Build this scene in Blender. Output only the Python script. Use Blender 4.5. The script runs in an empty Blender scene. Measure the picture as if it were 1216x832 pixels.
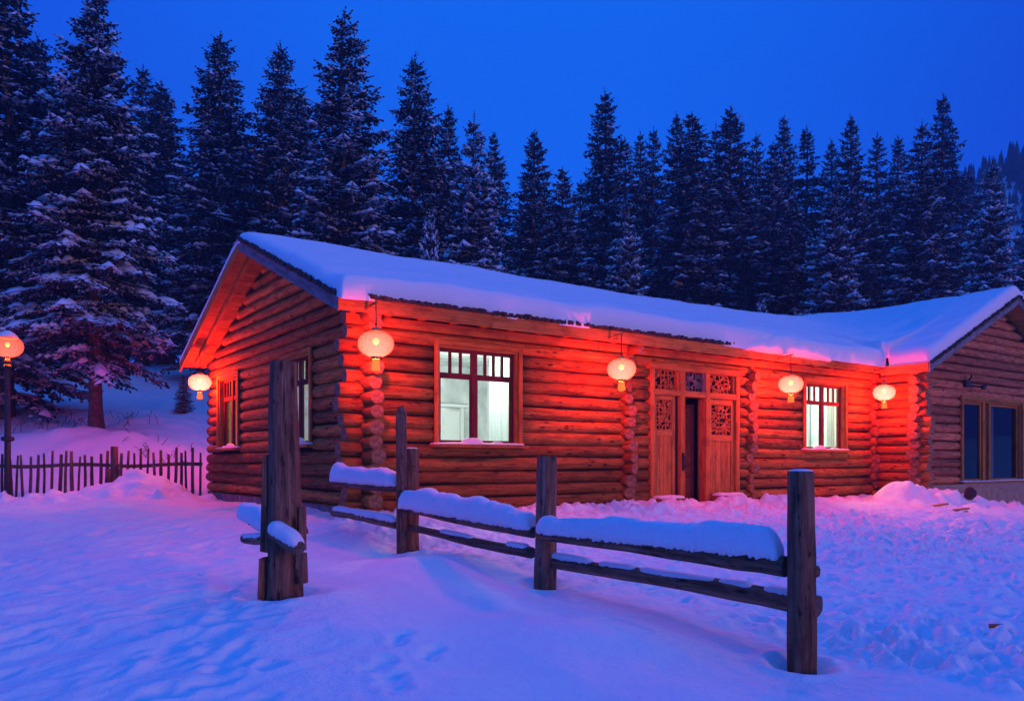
import bpy, math, random
import numpy as np
from mathutils import Vector

# ------------------------------------------------------------------ camera, sky, light, exposure
sc = bpy.context.scene
CAMZ = 1.5
FPX = 942.0 / 1216.0
cam_d = bpy.data.cameras.new('camera'); cam = bpy.data.objects.new('camera', cam_d)
sc.collection.objects.link(cam); sc.camera = cam
cam.location = (0, 0, CAMZ); cam.rotation_euler = (math.radians(90), 0, 0)
cam_d.sensor_width = 36; cam_d.lens = 36 * FPX
cam_d.shift_y = 132.0 / 1216.0
cam_d.clip_start = 0.05; cam_d.clip_end = 3000

world = bpy.data.worlds.new('World'); sc.world = world; world.use_nodes = True
wn, wl = world.node_tree.nodes, world.node_tree.links
wn.clear()
w_out = wn.new('ShaderNodeOutputWorld'); w_bg = wn.new('ShaderNodeBackground')
sky = wn.new('ShaderNodeTexSky'); sky.sky_type = 'NISHITA'; sky.sun_disc = False
SUN_EL, SUN_AZ = math.radians(5), math.radians(129)      # low glow from behind, right of the camera
sky.sun_elevation = math.radians(1.0); sky.sun_rotation = SUN_AZ
tc = wn.new('ShaderNodeTexCoord'); sep = wn.new('ShaderNodeSeparateXYZ')
wl.new(tc.outputs['Generated'], sep.inputs[0])
el = wn.new('ShaderNodeValToRGB')                          # dusk blue by height above the horizon
el.color_ramp.elements[0].position = 0.0; el.color_ramp.elements[0].color = (0.0, 0.13, 1.0, 1)
el.color_ramp.elements[1].position = 1.0; el.color_ramp.elements[1].color = (0.02, 0.40, 1.70, 1)
e = el.color_ramp.elements.new(0.22); e.color = (0.0, 0.17, 1.16, 1)
e = el.color_ramp.elements.new(0.5); e.color = (0.0, 0.17, 1.05, 1)
wl.new(sep.outputs['Z'], el.inputs['Fac'])
bk = wn.new('ShaderNodeMapRange')                          # paler afterglow behind the camera
bk.inputs['From Min'].default_value = 0.25; bk.inputs['From Max'].default_value = -0.9
wl.new(sep.outputs['Y'], bk.inputs['Value'])
mx = wn.new('ShaderNodeMix'); mx.data_type = 'RGBA'
wl.new(bk.outputs['Result'], mx.inputs['Factor']); wl.new(el.outputs['Color'], mx.inputs['A'])
mx.inputs['B'].default_value = (0.025, 0.14, 0.78, 1)
tint = wn.new('ShaderNodeMix'); tint.data_type = 'RGBA'; tint.blend_type = 'MULTIPLY'
tint.inputs['Factor'].default_value = 1.0; tint.inputs['B'].default_value = (0.01, 0.02, 0.12, 1)
wl.new(sky.outputs['Color'], tint.inputs['A'])
add = wn.new('ShaderNodeMix'); add.data_type = 'RGBA'; add.blend_type = 'ADD'; add.inputs['Factor'].default_value = 1.0
wl.new(mx.outputs['Result'], add.inputs['A']); wl.new(tint.outputs['Result'], add.inputs['B'])
xx = wn.new('ShaderNodeMath'); xx.operation = 'MULTIPLY'; wl.new(sep.outputs['X'], xx.inputs[0]); wl.new(sep.outputs['X'], xx.inputs[1])
xr = wn.new('ShaderNodeMapRange'); xr.inputs['From Min'].default_value = 0.02; xr.inputs['From Max'].default_value = 0.30; wl.new(xx.outputs[0], xr.inputs['Value'])
sd = wn.new('ShaderNodeMix'); sd.data_type = 'RGBA'; sd.blend_type = 'MULTIPLY'; sd.inputs['B'].default_value = (1, .50, .76, 1)   # the glow fades to both sides
wl.new(xr.outputs[0], sd.inputs['Factor']); wl.new(add.outputs['Result'], sd.inputs['A'])
wl.new(sd.outputs['Result'], w_bg.inputs['Color']); w_bg.inputs['Strength'].default_value = 1.0
wl.new(w_bg.outputs[0], w_out.inputs['Surface'])

sun_d = bpy.data.lights.new('sun', 'SUN'); sun = bpy.data.objects.new('sun', sun_d)
sc.collection.objects.link(sun)
sun_d.energy = 0.70; sun_d.color = (1.0, 0.42, 0.10); sun_d.angle = math.radians(14)
_dir = Vector((math.sin(SUN_AZ) * math.cos(SUN_EL), math.cos(SUN_AZ) * math.cos(SUN_EL), math.sin(SUN_EL)))
sun.rotation_euler = (-_dir).to_track_quat('-Z', 'Y').to_euler()

sc.view_settings.view_transform = 'Standard'; sc.view_settings.look = 'None'
sc.view_settings.exposure = 0.0; sc.view_settings.gamma = 1.0
sc.view_settings.use_curve_mapping = False
sc.render.engine = 'CYCLES'
cy = sc.cycles
cy.use_denoising = True
try: cy.denoiser = 'OPENIMAGEDENOISE'
except Exception: pass
cy.max_bounces = 8; cy.diffuse_bounces = 3; cy.glossy_bounces = 3
cy.transmission_bounces = 4; cy.transparent_max_bounces = 16; cy.volume_bounces = 0
cy.caustics_reflective = False; cy.caustics_refractive = False
cy.sample_clamp_indirect = 4.0

random.seed(7)
RNG = np.random.default_rng(11)
C = sc.collection

# ------------------------------------------------------------------ object helpers
def thing(name, label, cat, loc=(0, 0, 0), rotz=0.0, group=None):
    o = bpy.data.objects.new(name, None); C.objects.link(o)
    o.location = loc; o.rotation_euler = (0, 0, rotz); o.empty_display_size = 0.2
    o['label'] = label; o['category'] = cat
    if group: o['group'] = group
    return o

def copy_thing(root, loc, label, group=None, scale=None, rotz=0.0):
    r = root.copy(); C.objects.link(r); r.location = loc; r['label'] = label
    r.rotation_euler = (0, 0, rotz)
    if group: r['group'] = group
    if scale: r.scale = scale
    for ch in list(root.children):
        c = ch.copy(); C.objects.link(c); c.parent = r
        for g in ch.children:
            d = g.copy(); C.objects.link(d); d.parent = c
    return r

class MB:
    """collects faces with uv (along, round) in metres and a tone per face; builds ONE mesh object"""
    def __init__(s):
        s.v = []; s.f = []; s.uv = []; s.t = []; s.m = []; s.T = None; s.sm = []
    def vert(s, p):
        if s.T: p = s.T(p)
        s.v.append(tuple(p)); return len(s.v) - 1
    def face(s, idx, uvs, tone, mat=0, smooth=False):
        s.f.append(tuple(idx)); s.uv.extend(uvs); s.t.extend([tone] * len(idx)); s.m.append(mat); s.sm.append(smooth)
    def box(s, x0, x1, y0, y1, z0, z1, mat=0, tone=None, seg=1, jit=0.0):
        tone = random.random() if tone is None else tone
        d = (abs(x1 - x0), abs(y1 - y0), abs(z1 - z0)); ax = d.index(max(d))
        o = random.uniform(0, 50), random.uniform(0, 50)
        P = [(x, y, z) for z in (z0, z1) for y in (y0, y1) for x in (x0, x1)]
        if jit: P = [tuple(c + random.uniform(-jit, jit) for c in p) for p in P]
        I = [s.vert(p) for p in P]
        for q in ((0, 2, 3, 1), (4, 5, 7, 6), (0, 1, 5, 4), (2, 6, 7, 3), (0, 4, 6, 2), (1, 3, 7, 5)):
            uv = []
            for k in q:
                p = P[k]; oth = [p[i] for i in range(3) if i != ax]
                uv.append((p[ax] + o[0], oth[0] + oth[1] + o[1]))
            s.face([I[k] for k in q], uv, tone, mat)
    def tube(s, pts, rad, n=12, mat=0, capmat=None, tone=None, wob=0.0, squash=1.0, smooth=True, caps=True):
        tone = random.random() if tone is None else tone
        pts = [Vector(p) for p in pts]; N = len(pts)
        if not hasattr(rad, '__len__'): rad = [rad] * N
        ou, ov = random.uniform(0, 60), random.uniform(0, 60)
        prof = [1 + random.uniform(-wob, wob) for _ in range(n)]
        rings = []; L = 0.0; Ls = []
        for i in range(N):
            if i: L += (pts[i] - pts[i - 1]).length
            Ls.append(L)
            t = (pts[min(i + 1, N - 1)] - pts[max(i - 1, 0)]).normalized()
            up = Vector((0, 0, 1)) if abs(t.z) < 0.8 else Vector((0, 1, 0))
            a = t.cross(up).normalized(); b = a.cross(t).normalized()
            ring = []
            for k in range(n):
                th = 2 * math.pi * k / n
                r = rad[i] * prof[k] * (1 + random.uniform(-wob, wob) * 0.35)
                ring.append(s.vert(pts[i] + a * (math.cos(th) * r) + b * (math.sin(th) * r * squash)))
            rings.append(ring)
        R = sum(rad) / N
        for i in range(N - 1):
            for k in range(n):
                k2 = (k + 1) % n
                v0, v1 = k / n * 2 * math.pi * R + ov, (k + 1) / n * 2 * math.pi * R + ov
                s.face((rings[i][k], rings[i][k2], rings[i + 1][k2], rings[i + 1][k]),
                       ((Ls[i] + ou, v0), (Ls[i] + ou, v1), (Ls[i + 1] + ou, v1), (Ls[i + 1] + ou, v0)), tone, mat, smooth)
        if caps:
            cm = mat if capmat is None else capmat
            for ring, fl, rr in ((rings[0], False, rad[0]), (rings[-1], True, rad[-1])):
                uv = [(math.cos(2 * math.pi * k / n) * rr, math.sin(2 * math.pi * k / n) * rr) for k in range(n)]
                if fl: s.face(ring, uv, tone, cm)
                else: s.face(ring[::-1], uv[::-1], tone, cm)
    def lathe(s, prof, n=24, mat=0, center=(0, 0, 0), ribf=None, smooth=True, tone=0.5):
        rings = []
        for (r, z) in prof:
            ring = []
            for k in range(n):
                th = 2 * math.pi * k / n
                rr = r * (ribf(k) if ribf else 1.0)
                ring.append(s.vert((center[0] + rr * math.cos(th), center[1] + rr * math.sin(th), center[2] + z)))
            rings.append(ring)
        for i in range(len(prof) - 1):
            for k in range(n):
                k2 = (k + 1) % n
                s.face((rings[i][k], rings[i][k2], rings[i + 1][k2], rings[i + 1][k]),
                       ((k / n, i), (k2 / n, i), (k2 / n, i + 1), (k / n, i + 1)), tone, mat, smooth)
    def loaf(s, p0, p1, width, h, n=40, m=11, mat=0, ragged=0.02, ends=0.12, side_dir=None, grain=0.0):
        """soft cap of snow lying along the segment p0-p1"""
        p0, p1 = Vector(p0), Vector(p1); d = p1 - p0; L = d.length; t = d.normalized()
        sd = Vector(side_dir).normalized() if side_dir else t.cross(Vector((0, 0, 1))).normalized()
        ph = [random.uniform(0, 6.28) for _ in range(6)]
        rings = []
        for i in range(n + 1):
            u = i / n; x = u * L
            e = min(1, min(x, L - x) / ends); e = math.sqrt(max(0, 1 - (1 - e) ** 2))
            hh = h * (1 + .035 * math.sin(x * 19 + ph[5] + 2 * math.sin(x * 7)) * (grain > 0) + .16 * math.sin(x * 2.1 + ph[0]) + .10 * math.sin(x * 5.3 + ph[1]) + .05 * math.sin(x * 13 + ph[2]))
            ww = width * (1 + .06 * math.sin(x * 3.1 + ph[3]) + .05 * math.sin(x * 11 + ph[4]))
            c = p0 + t * x; ring = []
            for k in range(m + 1):
                a = math.pi * k / m
                ca, sa = math.cos(a), math.sin(a)
                px = math.copysign(abs(ca) ** 0.62, ca) * ww * .5 * (0.55 + .45 * e)
                pz = (abs(sa) ** 0.75) * hh * e
                if k in (0, m): pz = -random.uniform(0.2, 1) * ragged
                elif k in (1, m - 1): pz += random.uniform(-.15, .15) * ragged
                ring.append(s.vert(c + sd * (px + random.gauss(0, grain)) + Vector((0, 0, pz + 0.004 + random.gauss(0, grain)))))
            rings.append(ring)
        for i in range(n):
            for k in range(m):
                s.face((rings[i][k], rings[i + 1][k], rings[i + 1][k + 1], rings[i][k + 1]), ((0, 0),) * 4, .5, mat, True)
            s.face((rings[i][0], rings[i][m], rings[i + 1][m], rings[i + 1][0]), ((0, 0),) * 4, .5, mat, True)
        s.face(rings[0], ((0, 0),) * (m + 1), .5, mat); s.face(rings[n][::-1], ((0, 0),) * (m + 1), .5, mat)
    def build(s, name, mats, parent=None, origin=None):
        me = bpy.data.meshes.new(name)
        V = s.v
        if origin is not None: V = [(a - origin[0], b - origin[1], c - origin[2]) for a, b, c in V]
        me.from_pydata(V, [], s.f)
        uvl = me.uv_layers.new(name='UVMap'); uvl.data.foreach_set('uv', np.array(s.uv, dtype=np.float32).ravel())
        ca = me.color_attributes.new('tone', 'FLOAT_COLOR', 'CORNER')
        t = np.array(s.t, dtype=np.float32); ca.data.foreach_set('color', np.stack([t, t, t, np.ones_like(t)], 1).ravel())
        if not isinstance(mats, (list, tuple)): mats = [mats]
        for m in mats: me.materials.append(m)
        me.polygons.foreach_set('material_index', s.m)
        me.polygons.foreach_set('use_smooth', s.sm)
        me.update()
        o = bpy.data.objects.new(name, me); C.objects.link(o)
        if parent: o.parent = parent
        return o

def np_mesh(name, V, F, mats, parent=None, smooth=True):
    V = np.ascontiguousarray(V, dtype=np.float32); F = np.ascontiguousarray(F, dtype=np.int32)
    me = bpy.data.meshes.new(name); k = F.shape[1]
    me.vertices.add(len(V)); me.vertices.foreach_set('co', V.ravel())
    me.loops.add(F.size); me.loops.foreach_set('vertex_index', F.ravel())
    me.polygons.add(len(F)); me.polygons.foreach_set('loop_start', np.arange(0, F.size, k, dtype=np.int32))
    try: me.polygons.foreach_set('loop_total', np.full(len(F), k, dtype=np.int32))
    except Exception: pass
    me.update(calc_edges=True); me.validate()
    me.polygons.foreach_set('use_smooth', np.full(len(me.polygons), smooth))
    for m in (mats if isinstance(mats, (list, tuple)) else [mats]): me.materials.append(m)
    o = bpy.data.objects.new(name, me); C.objects.link(o)
    if parent: o.parent = parent
    return o

# ------------------------------------------------------------------ materials
def new_mat(name):
    m = bpy.data.materials.new(name); m.use_nodes = True
    nt = m.node_tree; b = nt.nodes['Principled BSDF']
    return m, nt.nodes, nt.links, b

def ramp(N, stops):
    r = N.new('ShaderNodeValToRGB'); cr = r.color_ramp
    cr.elements[0].position = stops[0][0]; cr.elements[0].color = (*stops[0][1], 1)
    cr.elements[1].position = stops[-1][0]; cr.elements[1].color = (*stops[-1][1], 1)
    for p, c in stops[1:-1]:
        e = cr.elements.new(p); e.color = (*c, 1)
    return r

def wood(name, dark, mid, light, sx=1.3, sy=16, knots=True, rough=.75, crack=.5, bump=.5, tonevar=.45):
    m, N, L, b = new_mat(name)
    uv = N.new('ShaderNodeUVMap'); uv.uv_map = 'UVMap'
    mp = N.new('ShaderNodeMapping'); mp.inputs['Scale'].default_value = (sx, sy, 1); L.new(uv.outputs[0], mp.inputs[0])
    n1 = N.new('ShaderNodeTexNoise'); n1.inputs['Scale'].default_value = 1; n1.inputs['Detail'].default_value = 11; n1.inputs['Roughness'].default_value = .72
    n1.inputs['Distortion'].default_value = .2
    L.new(mp.outputs[0], n1.inputs['Vector'])
    r1 = ramp(N, [(.30, dark), (.50, mid), (.70, light)]); L.new(n1.outputs['Fac'], r1.inputs[0])
    # weather blotches
    n2 = N.new('ShaderNodeTexNoise'); n2.inputs['Scale'].default_value = 3.4; n2.inputs['Detail'].default_value = 6
    mp2 = N.new('ShaderNodeMapping'); mp2.inputs['Scale'].default_value = (.8, 2.2, 1); L.new(uv.outputs[0], mp2.inputs[0]); L.new(mp2.outputs[0], n2.inputs['Vector'])
    r2 = ramp(N, [(.38, (.22, .20, .19)), (.50, (1, 1, 1))]); L.new(n2.outputs['Fac'], r2.inputs[0])
    m1 = N.new('ShaderNodeMix'); m1.data_type = 'RGBA'; m1.blend_type = 'MULTIPLY'; m1.inputs['Factor'].default_value = .42
    L.new(r1.outputs[0], m1.inputs['A']); L.new(r2.outputs[0], m1.inputs['B'])
    # drying cracks
    mp3 = N.new('ShaderNodeMapping'); mp3.inputs['Scale'].default_value = (.9, 34, 1); L.new(uv.outputs[0], mp3.inputs[0])
    n3 = N.new('ShaderNodeTexNoise'); n3.inputs['Scale'].default_value = 1; n3.inputs['Detail'].default_value = 3; L.new(mp3.outputs[0], n3.inputs['Vector'])
    r3 = ramp(N, [(.31, (.10, .08, .08)), (.355, (1, 1, 1))]); L.new(n3.outputs['Fac'], r3.inputs[0])
    m2 = N.new('ShaderNodeMix'); m2.data_type = 'RGBA'; m2.blend_type = 'MULTIPLY'; m2.inputs['Factor'].default_value = crack
    L.new(m1.outputs['Result'], m2.inputs['A']); L.new(r3.outputs[0], m2.inputs['B'])
    mp5 = N.new('ShaderNodeMapping'); mp5.inputs['Scale'].default_value = (7, 26, 1); L.new(uv.outputs[0], mp5.inputs[0])
    n5 = N.new('ShaderNodeTexNoise'); n5.inputs['Scale'].default_value = 1; n5.inputs['Detail'].default_value = 5; L.new(mp5.outputs[0], n5.inputs['Vector'])
    r5 = ramp(N, [(.33, (.12, .10, .10)), (.39, (1, 1, 1))]); L.new(n5.outputs['Fac'], r5.inputs[0])
    m5 = N.new('ShaderNodeMix'); m5.data_type = 'RGBA'; m5.blend_type = 'MULTIPLY'; m5.inputs['Factor'].default_value = crack
    L.new(m2.outputs['Result'], m5.inputs['A']); L.new(r5.outputs[0], m5.inputs['B'])
    last = m5
    if knots:
        vo = N.new('ShaderNodeTexVoronoi'); vo.inputs['Scale'].default_value = 1
        mp4 = N.new('ShaderNodeMapping'); mp4.inputs['Scale'].default_value = (2.6, 7, 1); L.new(uv.outputs[0], mp4.inputs[0]); L.new(mp4.outputs[0], vo.inputs['Vector'])
        r4 = ramp(N, [(.10, (.08, .06, .05)), (.22, (1, 1, 1))]); L.new(vo.outputs['Distance'], r4.inputs[0])
        m3 = N.new('ShaderNodeMix'); m3.data_type = 'RGBA'; m3.blend_type = 'MULTIPLY'; m3.inputs['Factor'].default_value = .85
        L.new(last.outputs['Result'], m3.inputs['A']); L.new(r4.outputs[0], m3.inputs['B']); last = m3
    at = N.new('ShaderNodeAttribute'); at.attribute_name = 'tone'
    mr = N.new('ShaderNodeMapRange'); mr.inputs['To Min'].default_value = 1 - tonevar; mr.inputs['To Max'].default_value = 1 + tonevar * .6
    L.new(at.outputs['Fac'], mr.inputs['Value'])
    vm = N.new('ShaderNodeVectorMath'); vm.operation = 'SCALE'
    L.new(last.outputs['Result'], vm.inputs[0]); L.new(mr.outputs['Result'], vm.inputs['Scale'])
    L.new(vm.outputs[0], b.inputs['Base Color'])
    b.inputs['Roughness'].default_value = rough; b.inputs['Specular IOR Level'].default_value = .25
    ad = N.new('ShaderNodeMath'); ad.operation = 'MULTIPLY'; L.new(n1.outputs['Fac'], ad.inputs[0]); L.new(r3.outputs[0], ad.inputs[1])
    bp = N.new('ShaderNodeBump'); bp.inputs['Strength'].default_value = bump; bp.inputs['Distance'].default_value = .045
    L.new(ad.outputs[0], bp.inputs['Height']); L.new(bp.outputs[0], b.inputs['Normal'])
    return m

def end_grain(name, c0, c1):
    m, N, L, b = new_mat(name)
    uv = N.new('ShaderNodeUVMap'); uv.uv_map = 'UVMap'
    w = N.new('ShaderNodeTexWave'); w.wave_type = 'RINGS'; w.rings_direction = 'Z'; w.inputs['Scale'].default_value = 22; w.inputs['Distortion'].default_value = 3
    L.new(uv.outputs[0], w.inputs['Vector'])
    r = ramp(N, [(0, c0), (1, c1)]); L.new(w.outputs['Fac'], r.inputs[0])
    n = N.new('ShaderNodeTexNoise'); n.inputs['Scale'].default_value = 14; L.new(uv.outputs[0], n.inputs['Vector'])
    r2 = ramp(N, [(.35, (.3, .3, .3)), (.6, (1, 1, 1))]); L.new(n.outputs['Fac'], r2.inputs[0])
    mm = N.new('ShaderNodeMix'); mm.data_type = 'RGBA'; mm.blend_type = 'MULTIPLY'; mm.inputs['Factor'].default_value = .8
    L.new(r.outputs[0], mm.inputs['A']); L.new(r2.outputs[0], mm.inputs['B']); L.new(mm.outputs['Result'], b.inputs['Base Color'])
    b.inputs['Roughness'].default_value = .85
    return m

def snow_mat(name, bump1=.25, s1=9, bump2=.25, s2=55, dirt=False):
    m, N, L, b = new_mat(name)
    b.inputs['Base Color'].default_value = (.86, .87, .90, 1); b.inputs['Roughness'].default_value = .65
    b.inputs['Specular IOR Level'].default_value = .2
    t = N.new('ShaderNodeTexCoord')
    n1 = N.new('ShaderNodeTexNoise'); n1.inputs['Scale'].default_value = s1; n1.inputs['Detail'].default_value = 5; L.new(t.outputs['Object'], n1.inputs['Vector'])
    n2 = N.new('ShaderNodeTexNoise'); n2.inputs['Scale'].default_value = s2; n2.inputs['Detail'].default_value = 4; L.new(t.outputs['Object'], n2.inputs['Vector'])
    b1 = N.new('ShaderNodeBump'); b1.inputs['Strength'].default_value = bump1; b1.inputs['Distance'].default_value = .05; L.new(n1.outputs['Fac'], b1.inputs['Height'])
    b2 = N.new('ShaderNodeBump'); b2.inputs['Strength'].default_value = bump2; b2.inputs['Distance'].default_value = .01; L.new(n2.outputs['Fac'], b2.inputs['Height'])
    L.new(b1.outputs[0], b2.inputs['Normal']); L.new(b2.outputs[0], b.inputs['Normal'])
    if dirt:
        n3 = N.new('ShaderNodeTexNoise'); n3.inputs['Scale'].default_value = 2.3; n3.inputs['Detail'].default_value = 9; n3.inputs['Roughness'].default_value = .75
        L.new(t.outputs['Object'], n3.inputs['Vector'])
        r = ramp(N, [(.33, (.42, .30, .22)), (.385, (.86, .87, .90))]); L.new(n3.outputs['Fac'], r.inputs[0]); L.new(r.outputs[0], b.inputs['Base Color'])
    return m

def flat_mat(name, col, rough=.6, metal=0.0, nvar=.25, nscale=20):
    m, N, L, b = new_mat(name)
    t = N.new('ShaderNodeTexCoord'); n = N.new('ShaderNodeTexNoise'); n.inputs['Scale'].default_value = nscale; n.inputs['Detail'].default_value = 6
    L.new(t.outputs['Object'], n.inputs['Vector'])
    r = ramp(N, [(.3, tuple(c * (1 - nvar) for c in col)), (.7, tuple(min(1, c * (1 + nvar)) for c in col))])
    L.new(n.outputs['Fac'], r.inputs[0]); L.new(r.outputs[0], b.inputs['Base Color'])
    b.inputs['Roughness'].default_value = rough; b.inputs['Metallic'].default_value = metal
    return m

def glass_mat(name, tint=(.95, 1, .98), ior=1.45):
    m, N, L, b = new_mat(name)
    N.remove(b); out = N['Material Output']
    tr = N.new('ShaderNodeBsdfTransparent'); tr.inputs[0].default_value = (*tint, 1)
    gl = N.new('ShaderNodeBsdfGlossy'); gl.inputs['Roughness'].default_value = .04; gl.inputs[0].default_value = (1, 1, 1, 1)
    fr = N.new('ShaderNodeFresnel'); ge = N.new('ShaderNodeNewGeometry'); mrr = N.new('ShaderNodeMapRange')
    mrr.inputs['To Min'].default_value = ior; mrr.inputs['To Max'].default_value = 1 / ior; L.new(ge.outputs['Backfacing'], mrr.inputs['Value']); L.new(mrr.outputs[0], fr.inputs[0])
    mi = N.new('ShaderNodeMixShader'); L.new(fr.outputs[0], mi.inputs[0]); L.new(tr.outputs[0], mi.inputs[1]); L.new(gl.outputs[0], mi.inputs[2])
    L.new(mi.outputs[0], out.inputs['Surface'])
    return m

def emit_mat(name, col, s):
    m, N, L, b = new_mat(name)
    b.inputs['Base Color'].default_value = (*col, 1); b.inputs['Emission Color'].default_value = (*col, 1); b.inputs['Emission Strength'].default_value = s
    return m

M = {}
M['log'] = wood('log_wood', (.16, .045, .012), (.43, .165, .030), (.62, .29, .052), sx=1.4, sy=17, crack=.8, bump=.8)
M['log_grey'] = wood('weathered_log_wood', (.26, .08, .04), (.64, .21, .09), (.82, .30, .14), sx=1.4, sy=17, crack=.8, bump=.8)
M['log_end'] = end_grain('log_end_grain', (.22, .10, .05), (.46, .24, .12))
M['board'] = wood('planed_board', (.28, .085, .018), (.50, .19, .034), (.62, .26, .05), sx=.9, sy=22, knots=False, crack=.35, bump=.25, tonevar=.25)
M['door_board'] = wood('worn_door_board', (.34, .11, .025), (.54, .20, .040), (.66, .28, .055), sx=.8, sy=20, knots=False, crack=.4, bump=.3, tonevar=.2)
M['grey_board'] = wood('grey_weathered_board', (.08, .08, .08), (.20, .20, .21), (.33, .33, .35), sx=.9, sy=20, knots=False, crack=.6, bump=.4, tonevar=.25)
M['red_sash'] = wood('dark_red_painted_sash', (.07, .010, .010), (.13, .018, .018), (.17, .03, .026), sx=1, sy=10, knots=False, crack=.2, bump=.15, tonevar=.1)
M['red_door'] = wood('dark_red_door_wood', (.10, .02, .012), (.20, .04, .02), (.26, .06, .03), sx=.8, sy=14, knots=False, crack=.3, bump=.2, tonevar=.15)
M['post'] = wood('old_fence_wood', (.05, .022, .016), (.26, .115, .07), (.50, .25, .16), sx=1.6, sy=20, knots=True, crack=.8, bump=.8, tonevar=.25)
M['picket'] = wood('picket_wood', (.05, .03, .02), (.15, .09, .06), (.24, .15, .10), sx=2, sy=24, knots=False, crack=.5, bump=.3)
M['post_end'] = end_grain('post_end_grain', (.07, .05, .04), (.20, .14, .10))
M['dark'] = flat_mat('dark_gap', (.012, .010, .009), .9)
M['shingle'] = flat_mat('dark_mossy_shingle', (.035, .03, .028), .9, nvar=.6, nscale=30)
M['snow'] = snow_mat('snow', .20, 2.0, .35, 30, dirt=False)
M['ground_snow'] = snow_mat('ground_snow', .5, 7, .6, 38)
M['cap_snow'] = snow_mat('cap_snow', .35, 14, .7, 70)
M['roof_snow'] = snow_mat('roof_snow', .22, 3, .5, 30)
M['dirty_snow'] = snow_mat('dirty_snow', .4, 8, .4, 50, dirt=True)
M['glass'] = glass_mat('window_glass')
M['dimmed_glass'] = glass_mat('dimmed_window_glass', (.75, .72, .70), 1.22)  # darker tint and weakened reflection put in to dim the sky mirrored here
M['room_wall'] = flat_mat('pale_green_room_paint', (.74, .80, .75), .7, nvar=.28, nscale=2.5)
M['room_wall_warm'] = flat_mat('pale_cream_room_paint', (.80, .74, .50), .7, nvar=.08, nscale=4)
M['room_white'] = flat_mat('white_interior_paint', (.86, .90, .87), .5, nvar=.05)
M['room_line'] = flat_mat('grey_green_trim', (.30, .40, .36), .6)
def cloth_mat(name, col):
    m, N, L, b = new_mat(name); out = N['Material Output']
    b.inputs['Base Color'].default_value = (*col, 1); b.inputs['Roughness'].default_value = .9
    tl = N.new('ShaderNodeBsdfTranslucent'); tl.inputs[0].default_value = (*col, 1)
    mi = N.new('ShaderNodeMixShader'); mi.inputs[0].default_value = .6; L.new(b.outputs[0], mi.inputs[1]); L.new(tl.outputs[0], mi.inputs[2]); L.new(mi.outputs[0], out.inputs['Surface'])
    return m
M['curtain'] = cloth_mat('pale_curtain_cloth', (.78, .90, .80)); M['curtain_yellow'] = cloth_mat('yellow_curtain_cloth', (.80, .62, .22))
M['plaster'] = flat_mat('ochre_plaster', (.40, .25, .16), .85, nvar=.2, nscale=6)
M['metal'] = flat_mat('dark_metal', (.03, .028, .028), .5, .3)
M['trunk'] = flat_mat('spruce_bark', (.085, .055, .045), .9, nvar=.5, nscale=9)
M['bulb'] = emit_mat('lit_bulb', (1.0, .62, .28), 14)

def needle_mat(name, col, dust):
    m, N, L, b = new_mat(name)
    t = N.new('ShaderNodeTexCoord'); g = N.new('ShaderNodeNewGeometry')
    n = N.new('ShaderNodeTexNoise'); n.inputs['Scale'].default_value = 1.6; n.inputs['Detail'].default_value = 5
    L.new(t.outputs['Object'], n.inputs['Vector'])
    r = ramp(N, [(.3, tuple(c * .55 for c in col)), (.7, tuple(c * 1.35 for c in col))]); L.new(n.outputs['Fac'], r.inputs[0])
    n2 = N.new('ShaderNodeTexNoise'); n2.inputs['Scale'].default_value = 7; n2.inputs['Detail'].default_value = 4; L.new(t.outputs['Object'], n2.inputs['Vector'])
    sx = N.new('ShaderNodeSeparateXYZ'); L.new(g.outputs['Normal'], sx.inputs[0])
    mr = N.new('ShaderNodeMapRange'); mr.inputs['From Min'].default_value = .15; mr.inputs['From Max'].default_value = .85; L.new(sx.outputs['Z'], mr.inputs['Value'])
    mr2 = N.new('ShaderNodeMapRange'); mr2.inputs['From Min'].default_value = .42; mr2.inputs['From Max'].default_value = .62; L.new(n2.outputs['Fac'], mr2.inputs['Value'])
    mu = N.new('ShaderNodeMath'); mu.operation = 'MULTIPLY'; L.new(mr.outputs[0], mu.inputs[0]); L.new(mr2.outputs[0], mu.inputs[1])
    mu2 = N.new('ShaderNodeMath'); mu2.operation = 'MULTIPLY'; L.new(mu.outputs[0], mu2.inputs[0]); mu2.inputs[1].default_value = dust
    mi = N.new('ShaderNodeMix'); mi.data_type = 'RGBA'; L.new(mu2.outputs[0], mi.inputs['Factor']); L.new(r.outputs[0], mi.inputs['A']); mi.inputs['B'].default_value = (.80, .82, .86, 1)
    L.new(mi.outputs['Result'], b.inputs['Base Color']); b.inputs['Roughness'].default_value = .7; b.inputs['Specular IOR Level'].default_value = .15
    return m
M['needle'] = needle_mat('spruce_needles', (.016, .028, .046), 1.0)
M['far_needle'] = needle_mat('far_spruce_needles', (.016, .028, .046), .35)

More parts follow.
